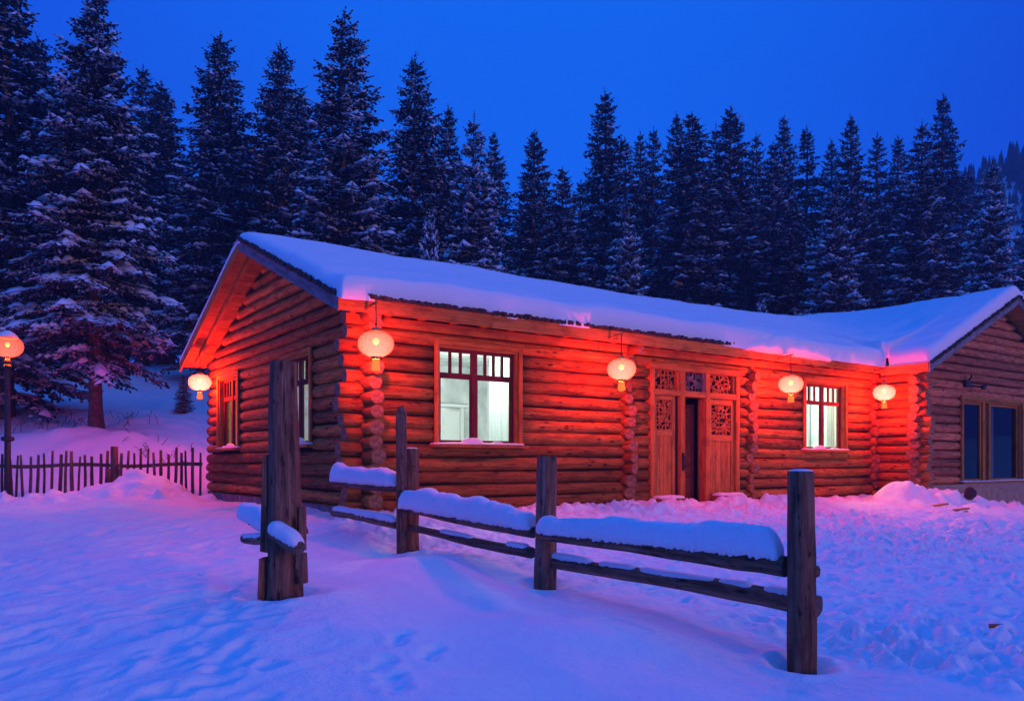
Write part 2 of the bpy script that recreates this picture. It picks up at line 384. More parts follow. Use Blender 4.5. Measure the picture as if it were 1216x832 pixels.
# ------------------------------------------------------------------ terrain
def _hash(ix, iy, seed):
    n = (ix.astype(np.int64) * 374761393 + iy.astype(np.int64) * 668265263 + seed * 974634777) & 0xffffffff
    n = ((n ^ (n >> 13)) * 1274126177) & 0xffffffff
    return ((n ^ (n >> 16)) & 0xffff) / 65535.0
def vnoise(x, y, seed=0):
    ix, iy = np.floor(x), np.floor(y); fx, fy = x - ix, y - iy
    fx = fx * fx * fx * (fx * (fx * 6 - 15) + 10); fy = fy * fy * fy * (fy * (fy * 6 - 15) + 10)
    a = _hash(ix, iy, seed); b = _hash(ix + 1, iy, seed); c = _hash(ix, iy + 1, seed); d = _hash(ix + 1, iy + 1, seed)
    return (a * (1 - fx) + b * fx) * (1 - fy) + (c * (1 - fx) + d * fx) * fy - .5
def fbm(x, y, octs=4, seed=0, gain=.5):
    s = 0; a = 1.0
    for k in range(octs):
        s = s + a * vnoise(x * 2 ** k + 17.3 * k, y * 2 ** k - 9.1 * k, seed + k); a *= gain
    return s

D1 = np.array((.8160, .5780)); D2 = np.array((-.5780, .8160))
HC = np.array((-2.258, 12.055)); HANG = math.atan2(.578, .816)
def W(s, q): return HC + s * D1 + q * D2
def toSQ(x, y):
    rx, ry = x - HC[0], y - HC[1]
    return rx * D1[0] + ry * D1[1], rx * D2[0] + ry * D2[1]
def at(u, Y):            # world x of photograph column u at depth Y
    return (u - 608.0) / 942.0 * Y
def zat(v, Y): return CAMZ - (v - 548.0) / 942.0 * Y

CP = [(2.14, 5.9, 0.0), (.315, 7.8, .32), (-1.36, 10, .40), (-2.5, 10.9, .52), (0, 5, .03), (-3, 5, .0), (3, 5, -.05), (-2.07, 7.2, .28),
      (-4, 9, .28), (-6, 8, .15), (-9, 13, .50), (-11, 17, .72), (-7.5, 16.5, .74), (-4.5, 13.5, .62),
      (*W(0, -.2), .66), (*W(5, -.3), .66), (*W(10, -.3), .66), (*W(14, -.4), .62), (*W(3, -2.5), .55), (*W(8, -3), .50), (*W(12, -3.5), .42),
      (3.3, 9, .34), (5, 7, .05), (1.8, 10.5, .48), (*W(14.5, -1.8), .62), (13, 19.5, .22), (14.6, 20.5, .14), (18, 22, .1), (9, 14, .28),
      (-9, 18.4, .78), (-12, 18, .78), (-12, 22, 2.25), (-8.5, 21.5, 1.75), (-9.6, 24, 2.6), (-15, 30, 4.2), (-12, 40, 6.3), (-7, 25.5, 2.2),
      (*W(4, 4), .6), (*W(10, 4), .6), (*W(18, 4), .5), (*W(0, 4), .65), (*W(0, 8.6), .75), (*W(8, 9.5), .7), (*W(18, 10), .7), (*W(22, 2), .3),
      (0, 30, 2.6), (0, 45, 5.5), (15, 38, 3.4), (25, 45, 4.5), (0, 70, 8), (-40, 70, 10), (40, 70, 7), (-30, 25, 3.2), (30, 22, .4), (-20, 5, 0), (20, 5, -.3),
      (-25, -25, 0), (25, -25, -.3), (0, -8, 0), (60, 30, 2), (-60, 30, 4), (0, 110, 13), (60, 110, 12), (-60, 110, 15), (0, -70, 0), (-70, -40, 0), (70, -40, 0)]
CP = np.array(CP)
def _tps():
    P = CP[:, :2]; n = len(P)
    d = np.linalg.norm(P[:, None] - P[None], axis=2); K = np.where(d > 0, d ** 2 * np.log(d + 1e-12), 0) + np.eye(n) * .02
    A = np.zeros((n + 3, n + 3)); A[:n, :n] = K; A[:n, n] = 1; A[:n, n + 1:] = P; A[n, :n] = 1; A[n + 1:, :n] = P.T
    return np.linalg.solve(A, np.concatenate([CP[:, 2], [0, 0, 0]]))
_w = _tps()
def base_h(x, y):
    x = np.clip(np.asarray(x, float), -140, 140); y = np.clip(np.asarray(y, float), -80, 140)
    out = np.zeros(x.shape) + _w[-3] + _w[-2] * x + _w[-1] * y
    for i in range(len(CP)):
        d2 = (x - CP[i, 0]) ** 2 + (y - CP[i, 1]) ** 2
        out += _w[i] * d2 * .5 * np.log(d2 + 1e-12)
    return out
MOUNDS = [(*W(.6, 5.2) + np.array((-5.2, -.6)), 1.15, .9, .42), (at(176, 17.1), 17.1, .80, .62, .46), (at(140, 16.8), 16.8, .9, .6, .16), (at(1078, 17.9), 17.9, .55, .45, .34), (at(1120, 18.2), 18.2, .6, .4, .30), (at(1060, 18.0), 18.0, .4, .3, .18),
          (at(95, 21.3), 21.3, 2.6, .8, .40), (at(750, 13.6), 13.6, .9, .25, .14), (at(930, 16.4), 16.4, .35, .22, .22), (at(860, 15.9), 15.9, .8, .2, .13),
          (.2, 6.3, 1.3, .5, .07), (at(810, 10.9), 10.9, .9, .5, .10), (-1.0, 8.8, .9, .5, .08), (at(30, 16.6), 16.6, 1.1, .3, .12)]
MOUNDS = MOUNDS[1:]
def ground(x, y):
    x = np.asarray(x, float); y = np.asarray(y, float)
    h = base_h(x, y)
    for (mx_, my_, sx_, sy_, a) in MOUNDS:
        h = h + a * np.exp(-((x - mx_) / sx_) ** 2 - ((y - my_) / sy_) ** 2)
    s, q = toSQ(x, y)
    inside = (s > -.05) & (s < 22.3) & (q > .05) & (q < 8.6)
    h = np.where(inside, np.minimum(h, .55), h)
    return h
def g1(x, y): return float(ground(np.array([x]), np.array([y]))[0])

def stretch(a0, a1, step, lo, hi, g):
    mid = list(np.arange(a0, a1, step)); d = step; x = a1
    while x < hi: mid.append(x); d *= g; x += d
    mid.append(hi); d = step; x = a0; left = []
    while x > lo: d *= g; x -= d; left.append(x)
    return np.array(left[::-1] + mid)
def fence_side(x, y):   # >0 right of / behind the rail fence
    return (x - 2.14) * .72 + (y - 5.9) * .69
def build_ground():
    xs = stretch(-4.6, 6.2, .032, -900, 900, 1.016); ys = stretch(4.6, 12.5, .03, -500, 1200, 1.012)
    X, Y = np.meshgrid(xs, ys)
    Z = ground(X, Y)
    near = np.exp(-np.maximum(0, Y - 30) / 30)
    Z += .10 * fbm(X * .45, Y * .45, 3, 3) * near + .03 * fbm(X * 1.3, Y * 1.3, 3, 8) * near
    fs = fence_side(X, Y)
    s, q = toSQ(X, Y)
    tram = 1 / (1 + np.exp(np.clip(-(fs - .30 + .35 * fbm(X, Y, 2, 5)) / .12, -40, 40))) * (q < 0) * (Y < 19)
    tram = tram * np.clip(.9 + 1.4 * fbm(X * .35, Y * .35, 3, 15), .18, 1.5)
    left = 1 / (1 + np.exp(np.clip((X + 1.6 + .55 * (Y - 7) * .3) / .35, -40, 40))) * (Y < 17.5)
    fine = fbm(X * 4.5, Y * 4.5, 4, 21, .6)
    Z += tram * (.068 * np.abs(fine) * 2 - .02 + .035 * fbm(X * 1.8, Y * 1.8, 3, 31))
    rx, ry = X * .80 + Y * .6, -X * .6 + Y * .8
    Z += left * (.060 * fbm(rx * 1.4, ry * 4.5, 4, 41, .6) + .03 * fbm(rx * .8, ry * 1.9, 2, 44))
    # foot and wheel marks
    rng = np.random.default_rng(5)
    def dent(cx, cy_, rx_, ry_, ang, dep):
        R = max(rx_, ry_) * 2.6
        i0, i1 = np.searchsorted(xs, (cx - R, cx + R)); j0, j1 = np.searchsorted(ys, (cy_ - R, cy_ + R))
        if i1 <= i0 or j1 <= j0: return
        xx = X[j0:j1, i0:i1] - cx; yy = Y[j0:j1, i0:i1] - cy_
        ca, sa = math.cos(ang), math.sin(ang)
        d = ((xx * ca + yy * sa) / rx_) ** 2 + ((-xx * sa + yy * ca) / ry_) ** 2
        Z[j0:j1, i0:i1] += -dep * np.exp(-np.minimum(d, 20) ** 1.6) + dep * .38 * np.exp(-((np.sqrt(d) - 1.45) / .38) ** 2)
    for _ in range(1500):
        x = rng.uniform(-1, 11); y = rng.uniform(5, 17.5)
        if fence_side(x, y) < .5 or toSQ(x, y)[1] > -.6: continue
        if x > 5.5 + .25 * y and rng.random() < .6: continue
        am = float(np.clip(.9 + 1.4 * fbm(np.array([x * .35]), np.array([y * .35]), 3, 15), .1, 1.4)[0])
        dent(x, y, rng.uniform(.07, .17), rng.uniform(.05, .09), rng.uniform(0, 3.14), am * rng.uniform(.02, .075) * (.8 if y < 9 else 1.15))
    for _ in range(260):
        x = rng.uniform(-7, -1.4); y = rng.uniform(5, 13)
        if x > -1.4 - .25 * (y - 5) - (.4 if y > 6 else 0): continue
        dent(x, y, rng.uniform(.08, .2), rng.uniform(.05, .1), rng.uniform(.3, 1.2), rng.uniform(.012, .045))
    for k in range(16):    # a walked line down the left
        t = k / 15; dent(-1.9 - 1.2 * t + rng.uniform(-.12, .12), 5.3 + 3.2 * t, .15, .09, rng.uniform(.5, 1.2), .04)
    for k in range(9): dent(-.8 + rng.uniform(-.2, .25), 5.1 + k * .12, .10, .07, rng.uniform(0, 3), .03)
    for (px, py, r, dp) in ((2.14, 5.9, .19, .085), (.315, 7.8, .20, .05), (-1.33, 10, .25, .05), (-2.07, 7.2, .32, .06)):
        dent(px, py, r, r * .9, 0, dp)
    # lumps pushed up along the front wall and by the wing corner
    for _ in range(420):
        if rng.random() < .55:
            p = W(rng.uniform(1, 13.8), rng.uniform(-1.0, -.25)); r = rng.uniform(.10, .24)
        else:
            p = np.array((at(rng.uniform(1040, 1216), 18.2), rng.uniform(17.4, 18.9))); r = rng.uniform(.09, .2)
        dent(p[0], p[1], r, r * rng.uniform(.6, 1), rng.uniform(0, 3), -rng.uniform(.012, .055))
    for _ in range(240):
        x = at(rng.uniform(0, 245), 16.8); y = rng.uniform(15.9, 17.3); r = rng.uniform(.07, .2)
        dent(x, y, r, r * .8, 0, -rng.uniform(.01, .06))
    for _ in range(90):
        x = rng.uniform(-13, -7); y = rng.uniform(19, 26); r = rng.uniform(.15, .5)
        dent(x, y, r, r * .7, 0, -rng.uniform(.01, .07))
    ny, nx = X.shape
    V = np.stack([X.ravel(), Y.ravel(), Z.ravel()], 1)
    idx = np.arange(ny * nx).reshape(ny, nx)
    F = np.stack([idx[:-1, :-1], idx[:-1, 1:], idx[1:, 1:], idx[1:, :-1]], -1).reshape(-1, 4)
    o = np_mesh('snowy_ground', V, F, M['ground_snow'])
    o['kind'] = 'structure'
build_ground()

def hill_z(X, Y): return 93 * np.exp(-((X - 190) / 160) ** 2 - ((Y - 205) / 55) ** 2) - 6 + 5 * fbm(X / 28, Y / 28, 4, 9)
def build_hill():
    n = 120
    xs = np.linspace(-60, 330, n); ys = np.linspace(100, 255, n); X, Y = np.meshgrid(xs, ys)
    Z = hill_z(X, Y)
    idx = np.arange(n * n).reshape(n, n)
    F = np.stack([idx[:-1, :-1], idx[:-1, 1:], idx[1:, 1:], idx[1:, :-1]], -1).reshape(-1, 4)
    o = np_mesh('hill', np.stack([X.ravel(), Y.ravel(), Z.ravel()], 1), F, M['ground_snow']); o['kind'] = 'structure'
    rng = np.random.default_rng(3); Vs = []; Fs = []; c = 0
    for _ in range(7500):
        x = rng.uniform(40, 300); y = rng.uniform(125, 230)
        z = float(hill_z(np.array([x]), np.array([y]))[0])
        H = rng.uniform(4, 8.5); R = H * .17; k = 7
        for lv in range(3):
            b0 = z + H * (.08 + .27 * lv); b1 = z + H * min(1, .50 + .25 * lv); rr = R * (1 - .28 * lv)
            a = rng.uniform(0, 6) + np.arange(k) * 2 * math.pi / k; r = rr * rng.uniform(.65, 1.2, k)
            ring = np.stack([x + r * np.cos(a), y + r * np.sin(a), b0 + rng.uniform(-.5, .3, k)], 1)
            Vs.append(ring); Vs.append([[x, y, b1]])
            for j in range(k): Fs.append((c + j, c + (j + 1) % k, c + k))
            c += k + 1
    o = np_mesh('far_spruce_forest', np.concatenate(Vs), np.array(Fs), M['far_needle'], smooth=False)
    o['label'] = 'dark spruce forest covering the far hill at the right edge'; o['category'] = 'forest'; o['kind'] = 'stuff'
build_hill()

# ------------------------------------------------------------------ the log building (local frame: x along the front, y into the house)
Z0 = .50
house = thing('log_cabin', 'long low round-log cabin under thick roof snow, gabled wing at its right', 'log cabin', (HC[0], HC[1], 0), HANG)
PITCH = .222; LR = .1135
EZ = 3.76; SL = .396; WEZ = 3.70; WSL = .456; RQ = 4.25; WRS = 18.13; WES = 13.53; WFQ = -1.65
T_front = None
def T_side(p): return (p[1], p[0], p[2])                       # (a, depth, z) of the gable wall, outside is -x
def T_wing(p): return (p[0], p[1] - 1.15, p[2])                # wing gable wall
def T_wside(p): return (14.05 + p[1], -p[0], p[2])             # wing side wall: a runs towards the camera

def log_run(mb, a0, a1, z, r=None):
    r = r or LR * random.uniform(.94, 1.06)
    n = max(2, int((a1 - a0) / .32)); ph = random.uniform(0, 9); ph2 = random.uniform(0, 9)
    t0, t1 = random.uniform(.93, 1.05), random.uniform(.93, 1.05)
    pts = []; rad = []
    for i in range(n + 1):
        u = i / n; a = a0 + (a1 - a0) * u
        pts.append((a, .06 + .010 * math.sin(a * 1.3 + ph) + random.uniform(-.005, .005), z + .010 * math.sin(a * .9 + ph2) + random.uniform(-.004, .004)))
        rad.append(r * (t0 + (t1 - t0) * u) * (1 + .025 * math.sin(a * 2.2 + ph) + random.uniform(-.018, .018)))
    mb.tube(pts, rad, n=16, capmat=1, wob=.03, squash=.96)
def log_wall(T, a0, a1, z0, z1, openings, name, slope=None, e0=None, e1=None, mats=('log', 'log_end'), off=0.0):
    mb = MB(); mb.T = T; z = z0 + off
    while z < z1:
        lo = a0 - (random.uniform(*e0) if e0 else 0); hi = a1 + (random.uniform(*e1) if e1 else 0)
        if slope:
            l2, h2 = slope(z + LR * .8); lo = max(lo, l2); hi = min(hi, h2)
        if hi - lo > .25:
            segs = [(lo, hi)]
            for (oa, ob, oz0, oz1) in openings:
                if z + LR * .55 > oz0 and z - LR * .55 < oz1:
                    ns = []
                    for (x0, x1) in segs:
                        if ob <= x0 or oa >= x1: ns.append((x0, x1)); continue
                        if oa - x0 > .05: ns.append((x0, oa))
                        if x1 - ob > .05: ns.append((ob, x1))
                    segs = ns
            for (x0, x1) in segs: log_run(mb, x0, x1, z)
        z += PITCH
    return mb.build(name, [M[mats[0]], M[mats[1]]], house)

def end_column(T, a, z0, z1, out, name='log_ends', off=0.0, mats=('log', 'log_end'), a_j=.02, rlo=.82, rhi=1.16):
    """ends of cross logs poking out of a wall"""
    mb = MB(); mb.T = T; z = z0 + off
    while z < z1:
        o = random.uniform(*out); r = LR * random.uniform(rlo, rhi); aa = a + random.uniform(-a_j, a_j)
        dz = random.uniform(-.012, .012)
        mb.tube([(aa, .12, z), (aa, -o * .5, z + dz * .5), (aa + random.uniform(-.01, .01), -o + .015, z + dz), (aa, -o, z + dz)],
                [r, r * random.uniform(.97, 1.04), r * .98, r * .93], n=16, capmat=1, wob=.045)
        z += PITCH
    return mb.build(name, [M[mats[0]], M[mats[1]]], house)

WIN1 = (1.28, 2.86, 1.80, 3.38); WIN2 = (11.08, 12.68, 1.80, 3.36); DOOR = (6.11, 8.62, .60, 3.36)
SW1 = (2.05, 3.50, 1.82, 3.40); SW2 = (6.25, 7.75, 1.82, 3.40)
WW = (16.1, 19.5, .98, 3.12)
WT = 3.80
log_wall(T_front, 0, 14.05, Z0, WT, [WIN1, WIN2, DOOR], 'front_wall', e0=(.28, .44), off=.08)
def slope_main(z): 
    if z < EZ + .15: return (-9, 99)
    d = (z - EZ) / SL - .5
    return (d, 8.5 - d)
log_wall(T_side, 0, 8.5, Z0, 5.55, [SW1, SW2], 'gable_wall', slope=slope_main, e0=(.26, .44), e1=(.24, .38), off=.19, mats=('log', 'log_end'))
def slope_wing(z):
    if z < WEZ + .25: return (-99, 99)
    d = (z - WEZ) / WSL
    return (WES + d, 22.73 - d)
log_wall(T_wing, 14.05, 22.2, Z0, 5.6, [WW], 'wing_gable_wall', slope=slope_wing, e0=(.12, .30), e1=(.2, .3), off=.08, mats=('log_grey', 'log_end'))
log_wall(T_wside, 0, 1.15, Z0, 3.75, [], 'wing_side_wall', e1=(.15, .32), off=.19)
end_column(T_front, 5.42, Z0, 3.72, (.10, .26), 'log_ends', .19, a_j=.03)
end_column(T_front, 9.12, Z0, 3.72, (.06, .22), 'log_ends', .19, a_j=.05)
end_column(T_front, 13.98, Z0, 3.6, (.05, .22), 'log_ends', .19)
# short purlin end above the corner
mb = MB(); mb.tube([(-.02, .2, 3.70), (-.02, -.25, 3.70), (-.02, -.46, 3.69)], [.13, .13, .12], 16, capmat=1, wob=.04)
mb.build('purlin_end', [M['log'], M['log_end']], house); mb = MB(); mb.tube([(5.42, .2, 3.62), (5.42, -.3, 3.62), (5.42, -.42, 3.61)], [.10, .10, .09], 16, capmat=1, wob=.04)
mb.build('purlin_end', [M['log'], M['log_end']], house)

# solid backing of the walls, inside faces, partitions
def core(mb, T, a0, a1, z0, z1, openings, d0=.09, d1=.17, mat=0):
    mb.T = T
    cuts = sorted(set([a0, a1] + [o[0] for o in openings] + [o[1] for o in openings]))
    for x0, x1 in zip(cuts[:-1], cuts[1:]):
        op = [o for o in openings if o[0] <= x0 + 1e-6 and o[1] >= x1 - 1e-6]
        if op:
            o = op[0]
            if o[2] > z0: mb.box(x0, x1, d0, d1, z0, o[2], mat)
            if o[3] < z1: mb.box(x0, x1, d0, d1, o[3], z1, mat)
        else: mb.box(x0, x1, d0, d1, z0, z1, mat)
mb = MB()
core(mb, None, .0, 14.2, Z0 - .4, 3.80, [WIN1, WIN2, DOOR])
core(mb, T_side, .09, 8.5, Z0 - .4, 3.88, [SW1, SW2], .08, .16)
core(mb, T_wing, 14.1, 22.2, Z0 - .6, 3.86, [WW])
core(mb, T_wside, -.0, 1.0, Z0 - .4, 3.74, [], .09, .16)
mb.T = T_side   # triangle fill of the gable in slices
for k in range(22):
    a = .1 + k * 8.3 / 22; b = a + 8.3 / 22 + .001; c = (a + b) / 2
    top = EZ + SL * (min(c, 8.5 - c) + .5) - .06
    mb.box(a, b, .082, .158, 3.87, top, 0)
mb.T = T_wing
for k in range(22):
    a = 14.15 + k * 8.0 / 22; b = a + 8.0 / 22; c = (a + b) / 2
    top = WEZ + WSL * (min(c - WES, 22.73 - c)) - .06
    mb.box(a, b, .092, .168, 3.85, top, 0)
mb.T = None
mb.box(0, 22.2, 8.30, 8.5, Z0 - .4, 3.8, 0); mb.box(22.05, 22.2, -1.05, 8.3, Z0 - .6, 3.9, 0); mb.box(14.0, 14.15, .2, 8.3, Z0 - .4, 3.9, 0)
mb.build('inner_wall', [M['dark']], house)
# foundation skirting
mb = MB()
for k in range(46):
    a = .0 + k * .185; mb.box(-.10, -.05, a, a + .178, Z0 - .5, .78 + random.uniform(-.01, .01))
mb.build('foundation_boards', [M['grey_board']], house)
mb = MB(); mb.box(14.3, 22.2, -1.34, -1.1, -.4, .93); mb.build('foundation', [M['plaster']], house)

# ---- roof
def prism(mb, poly, x0, x1, axis='x', mat=0):
    n = len(poly)
    f = (lambda a, b, c: (a, b, c)) if axis == 'x' else (lambda a, b, c: (b, a, c))
    A = [mb.vert(f(x0, p[0], p[1])) for p in poly]; B = [mb.vert(f(x1, p[0], p[1])) for p in poly]
    o = random.uniform(0, 30)
    for i in range(n):
        j = (i + 1) % n
        d = math.dist(poly[i], poly[j])
        mb.face((A[i], A[j], B[j], B[i]), ((x0 + o, 0), (x0 + o, d), (x1 + o, d), (x1 + o, 0)), .5, mat)
    mb.face(A[::-1], [(p[0], p[1]) for p in poly[::-1]], .5, mat); mb.face(B, [(p[0], p[1]) for p in poly], .5, mat)
mb = MB()
zr = EZ + SL * (RQ + .5)
prism(mb, [(-.5, EZ + .02), (RQ, zr + .02), (9.0, EZ + .02), (9.0, EZ + .14), (RQ, zr + .14), (-.5, EZ + .14)], -.58, 17.8, 'x')
wzr = WEZ + WSL * (WRS - WES)
mb2 = MB()
prism(mb2, [(WES, WEZ + .02), (WRS, wzr + .02), (22.73, WEZ + .02), (22.73, WEZ + .13), (WRS, wzr + .13), (WES, WEZ + .13)], WFQ + .02, 9.0, 'y')
mb.build('roof', [M['board']], house); mb2.build('wing_roof', [M['board']], house)
# planks under the gable overhang
mb = MB()
k = 0; q = -.48
while q < 8.95:
    q2 = min(q + .15, 8.98)
    for (a, b) in ((q, q2 - .008),):
        za = EZ + SL * (min(a, 8.5 - a) + .5); zb = EZ + SL * (min(b, 8.5 - b) + .5)
        t = random.random(); o = random.uniform(0, 40); dz = random.uniform(0, .006)
        I = [mb.vert(p) for p in ((-.57, a, za + dz), (.05, a, za + dz), (.05, b, zb + dz), (-.57, b, zb + dz), (-.57, a, za + .016), (.05, a, za + .016), (.05, b, zb + .016), (-.57, b, zb + .016))]
        mb.face((I[3], I[2], I[1], I[0]), ((o, .15), (o + .6, .15), (o + .6, 0), (o, 0)), t)
        mb.face((I[0], I[1], I[5], I[4]), ((o, 0), (o + .6, 0), (o + .6, .02), (o, .02)), t)
    q = q2
mb.build('soffit', [M['board']], house)
# rafters / rake boards / fascia
def rake(mb, pA, pB, s0, s1, down, up, axis='x', mat=0, segs=10):
    for i in range(segs):
        u0, u1 = i / segs, (i + 1) / segs
        if i: u0 += .0
        a = [pA[k] + (pB[k] - pA[k]) * u0 for k in (0, 1)]; b = [pA[k] + (pB[k] - pA[k]) * u1 for k in (0, 1)]
        prism(mb, [(a[0], a[1] - down), (b[0], b[1] - down), (b[0], b[1] + up), (a[0], a[1] + up)], s0, s1, axis, mat)
def board_run(mb, P0, P1, th, down, up, segs=1):
    """board standing on edge between two points; thickness vector th"""
    P0, P1, th = Vector(P0), Vector(P1), Vector(th); L = (P1 - P0).length; o = random.uniform(0, 50); t = random.random()
    cs = []
    for P in (P0, P1):
        cs.append([mb.vert(P + Vector((0, 0, -down))), mb.vert(P + th + Vector((0, 0, -down))), mb.vert(P + th + Vector((0, 0, up))), mb.vert(P + Vector((0, 0, up)))])
    h = down + up
    for i in range(4):
        j = (i + 1) % 4
        mb.face((cs[0][i], cs[0][j], cs[1][j], cs[1][i]), ((o, i * h), (o, i * h + h), (o + L, i * h + h), (o + L, i * h)), t)
    mb.face(cs[0][::-1], ((0, 0), (.1, 0), (.1, .1), (0, .1)), t); mb.face(cs[1], ((0, 0), (.1, 0), (.1, .1), (0, .1)), t)
mb = MB(); board_run(mb, (-.60, -.515, EZ), (-.60, RQ - .01, zr), (-.035, 0, 0), .11, .14); mb.build('bargeboard', [M['grey_board']], house)
mb = MB(); board_run(mb, (-.60, 9.0, EZ), (-.60, RQ + .01, zr), (-.035, 0, 0), .10, .13)
board_run(mb, (-.30, 8.6, EZ + .16), (-.30, RQ + .05, zr), (-.07, 0, 0), .12, 0.0)
mb.build('bargeboard', [M['board']], house)
mb = MB(); x = -.63
while x < 13.4:
    x2 = min(x + random.uniform(2.6, 3.8), 13.5); dz = random.uniform(-.008, .008)
    mb.box(x, x2 - .006, -.535, -.500, EZ - .10 + dz, EZ + .10 + dz); x = x2
mb.build('fascia', [M['board']], house)
mb = MB()
for (a, b) in ((-.35, 4.6), (4.62, 9.8), (9.82, 14.0)): mb.box(a, b, -.16, -.09, 3.56, 3.70)
for k in range(24): mb.box(-.3 + k * .58, -.3 + k * .58 + .09, -.50, 0.05, EZ - .05, EZ + .015)
mb.build('eave_beam', [M['board']], house)
mb = MB(); mb.box(WES - .035, WES, WFQ, -.5, WEZ - .09, WEZ + .12); mb.build('fascia', [M['board']], house)
mb = MB(); board_run(mb, (WES - .03, WFQ - .01, WEZ), (WRS, WFQ - .01, wzr), (0, -.035, 0), .10, .13); board_run(mb, (22.76, WFQ - .01, WEZ), (WRS + .01, WFQ - .01, wzr), (0, -.035, 0), .10, .13)
mb.build('bargeboard', [M['grey_board']], house)
mb = MB(); x = WES + .05
while x < 22.7:
    x2 = x + .15
    za = WEZ + WSL * min(x - WES, 22.73 - x); zb = WEZ + WSL * min(x2 - WES, 22.73 - x2); t = random.random(); o = random.uniform(0, 40)
    I = [mb.vert(p) for p in ((x, WFQ, za), (x, -1.1, za), (x2 - .008, -1.1, zb), (x2 - .008, WFQ, zb))]
    mb.face(I, ((o, 0), (o + .6, 0), (o + .6, .15), (o, .15)), t); x = x2
mb.build('soffit', [M['board']], house)
# ragged dark shingle and moss edge between fascia and snow
mb = MB(); x = -.62
while x < 13.3:
    w = random.uniform(.03, .08); r = random.uniform(-.02, .05)
    mb.box(x, x + w, -.56 - r * .5, -.25, EZ + .105, EZ + .105 + random.uniform(.03, .075), jit=.010); x += w * .9
y = -.5
while y < RQ:
    w = random.uniform(.04, .09); z = EZ + SL * (y + .5) + .14
    mb.box(-.66 - random.uniform(-.02, .03), -.45, y, y + w, z - .03, z + random.uniform(.02, .05), jit=.008); y += w * .9
x = WES
while x < 22.7:
    w = random.uniform(.04, .09); z = WEZ + WSL * min(x - WES, 22.73 - x) + .12
    mb.box(x, x + w, WFQ - .07 - random.uniform(-.02, .03), WFQ + .2, z - .03, z + random.uniform(.02, .05), jit=.008); x += w * .9
mb.build('shingle_edge', [M['shingle']], house)

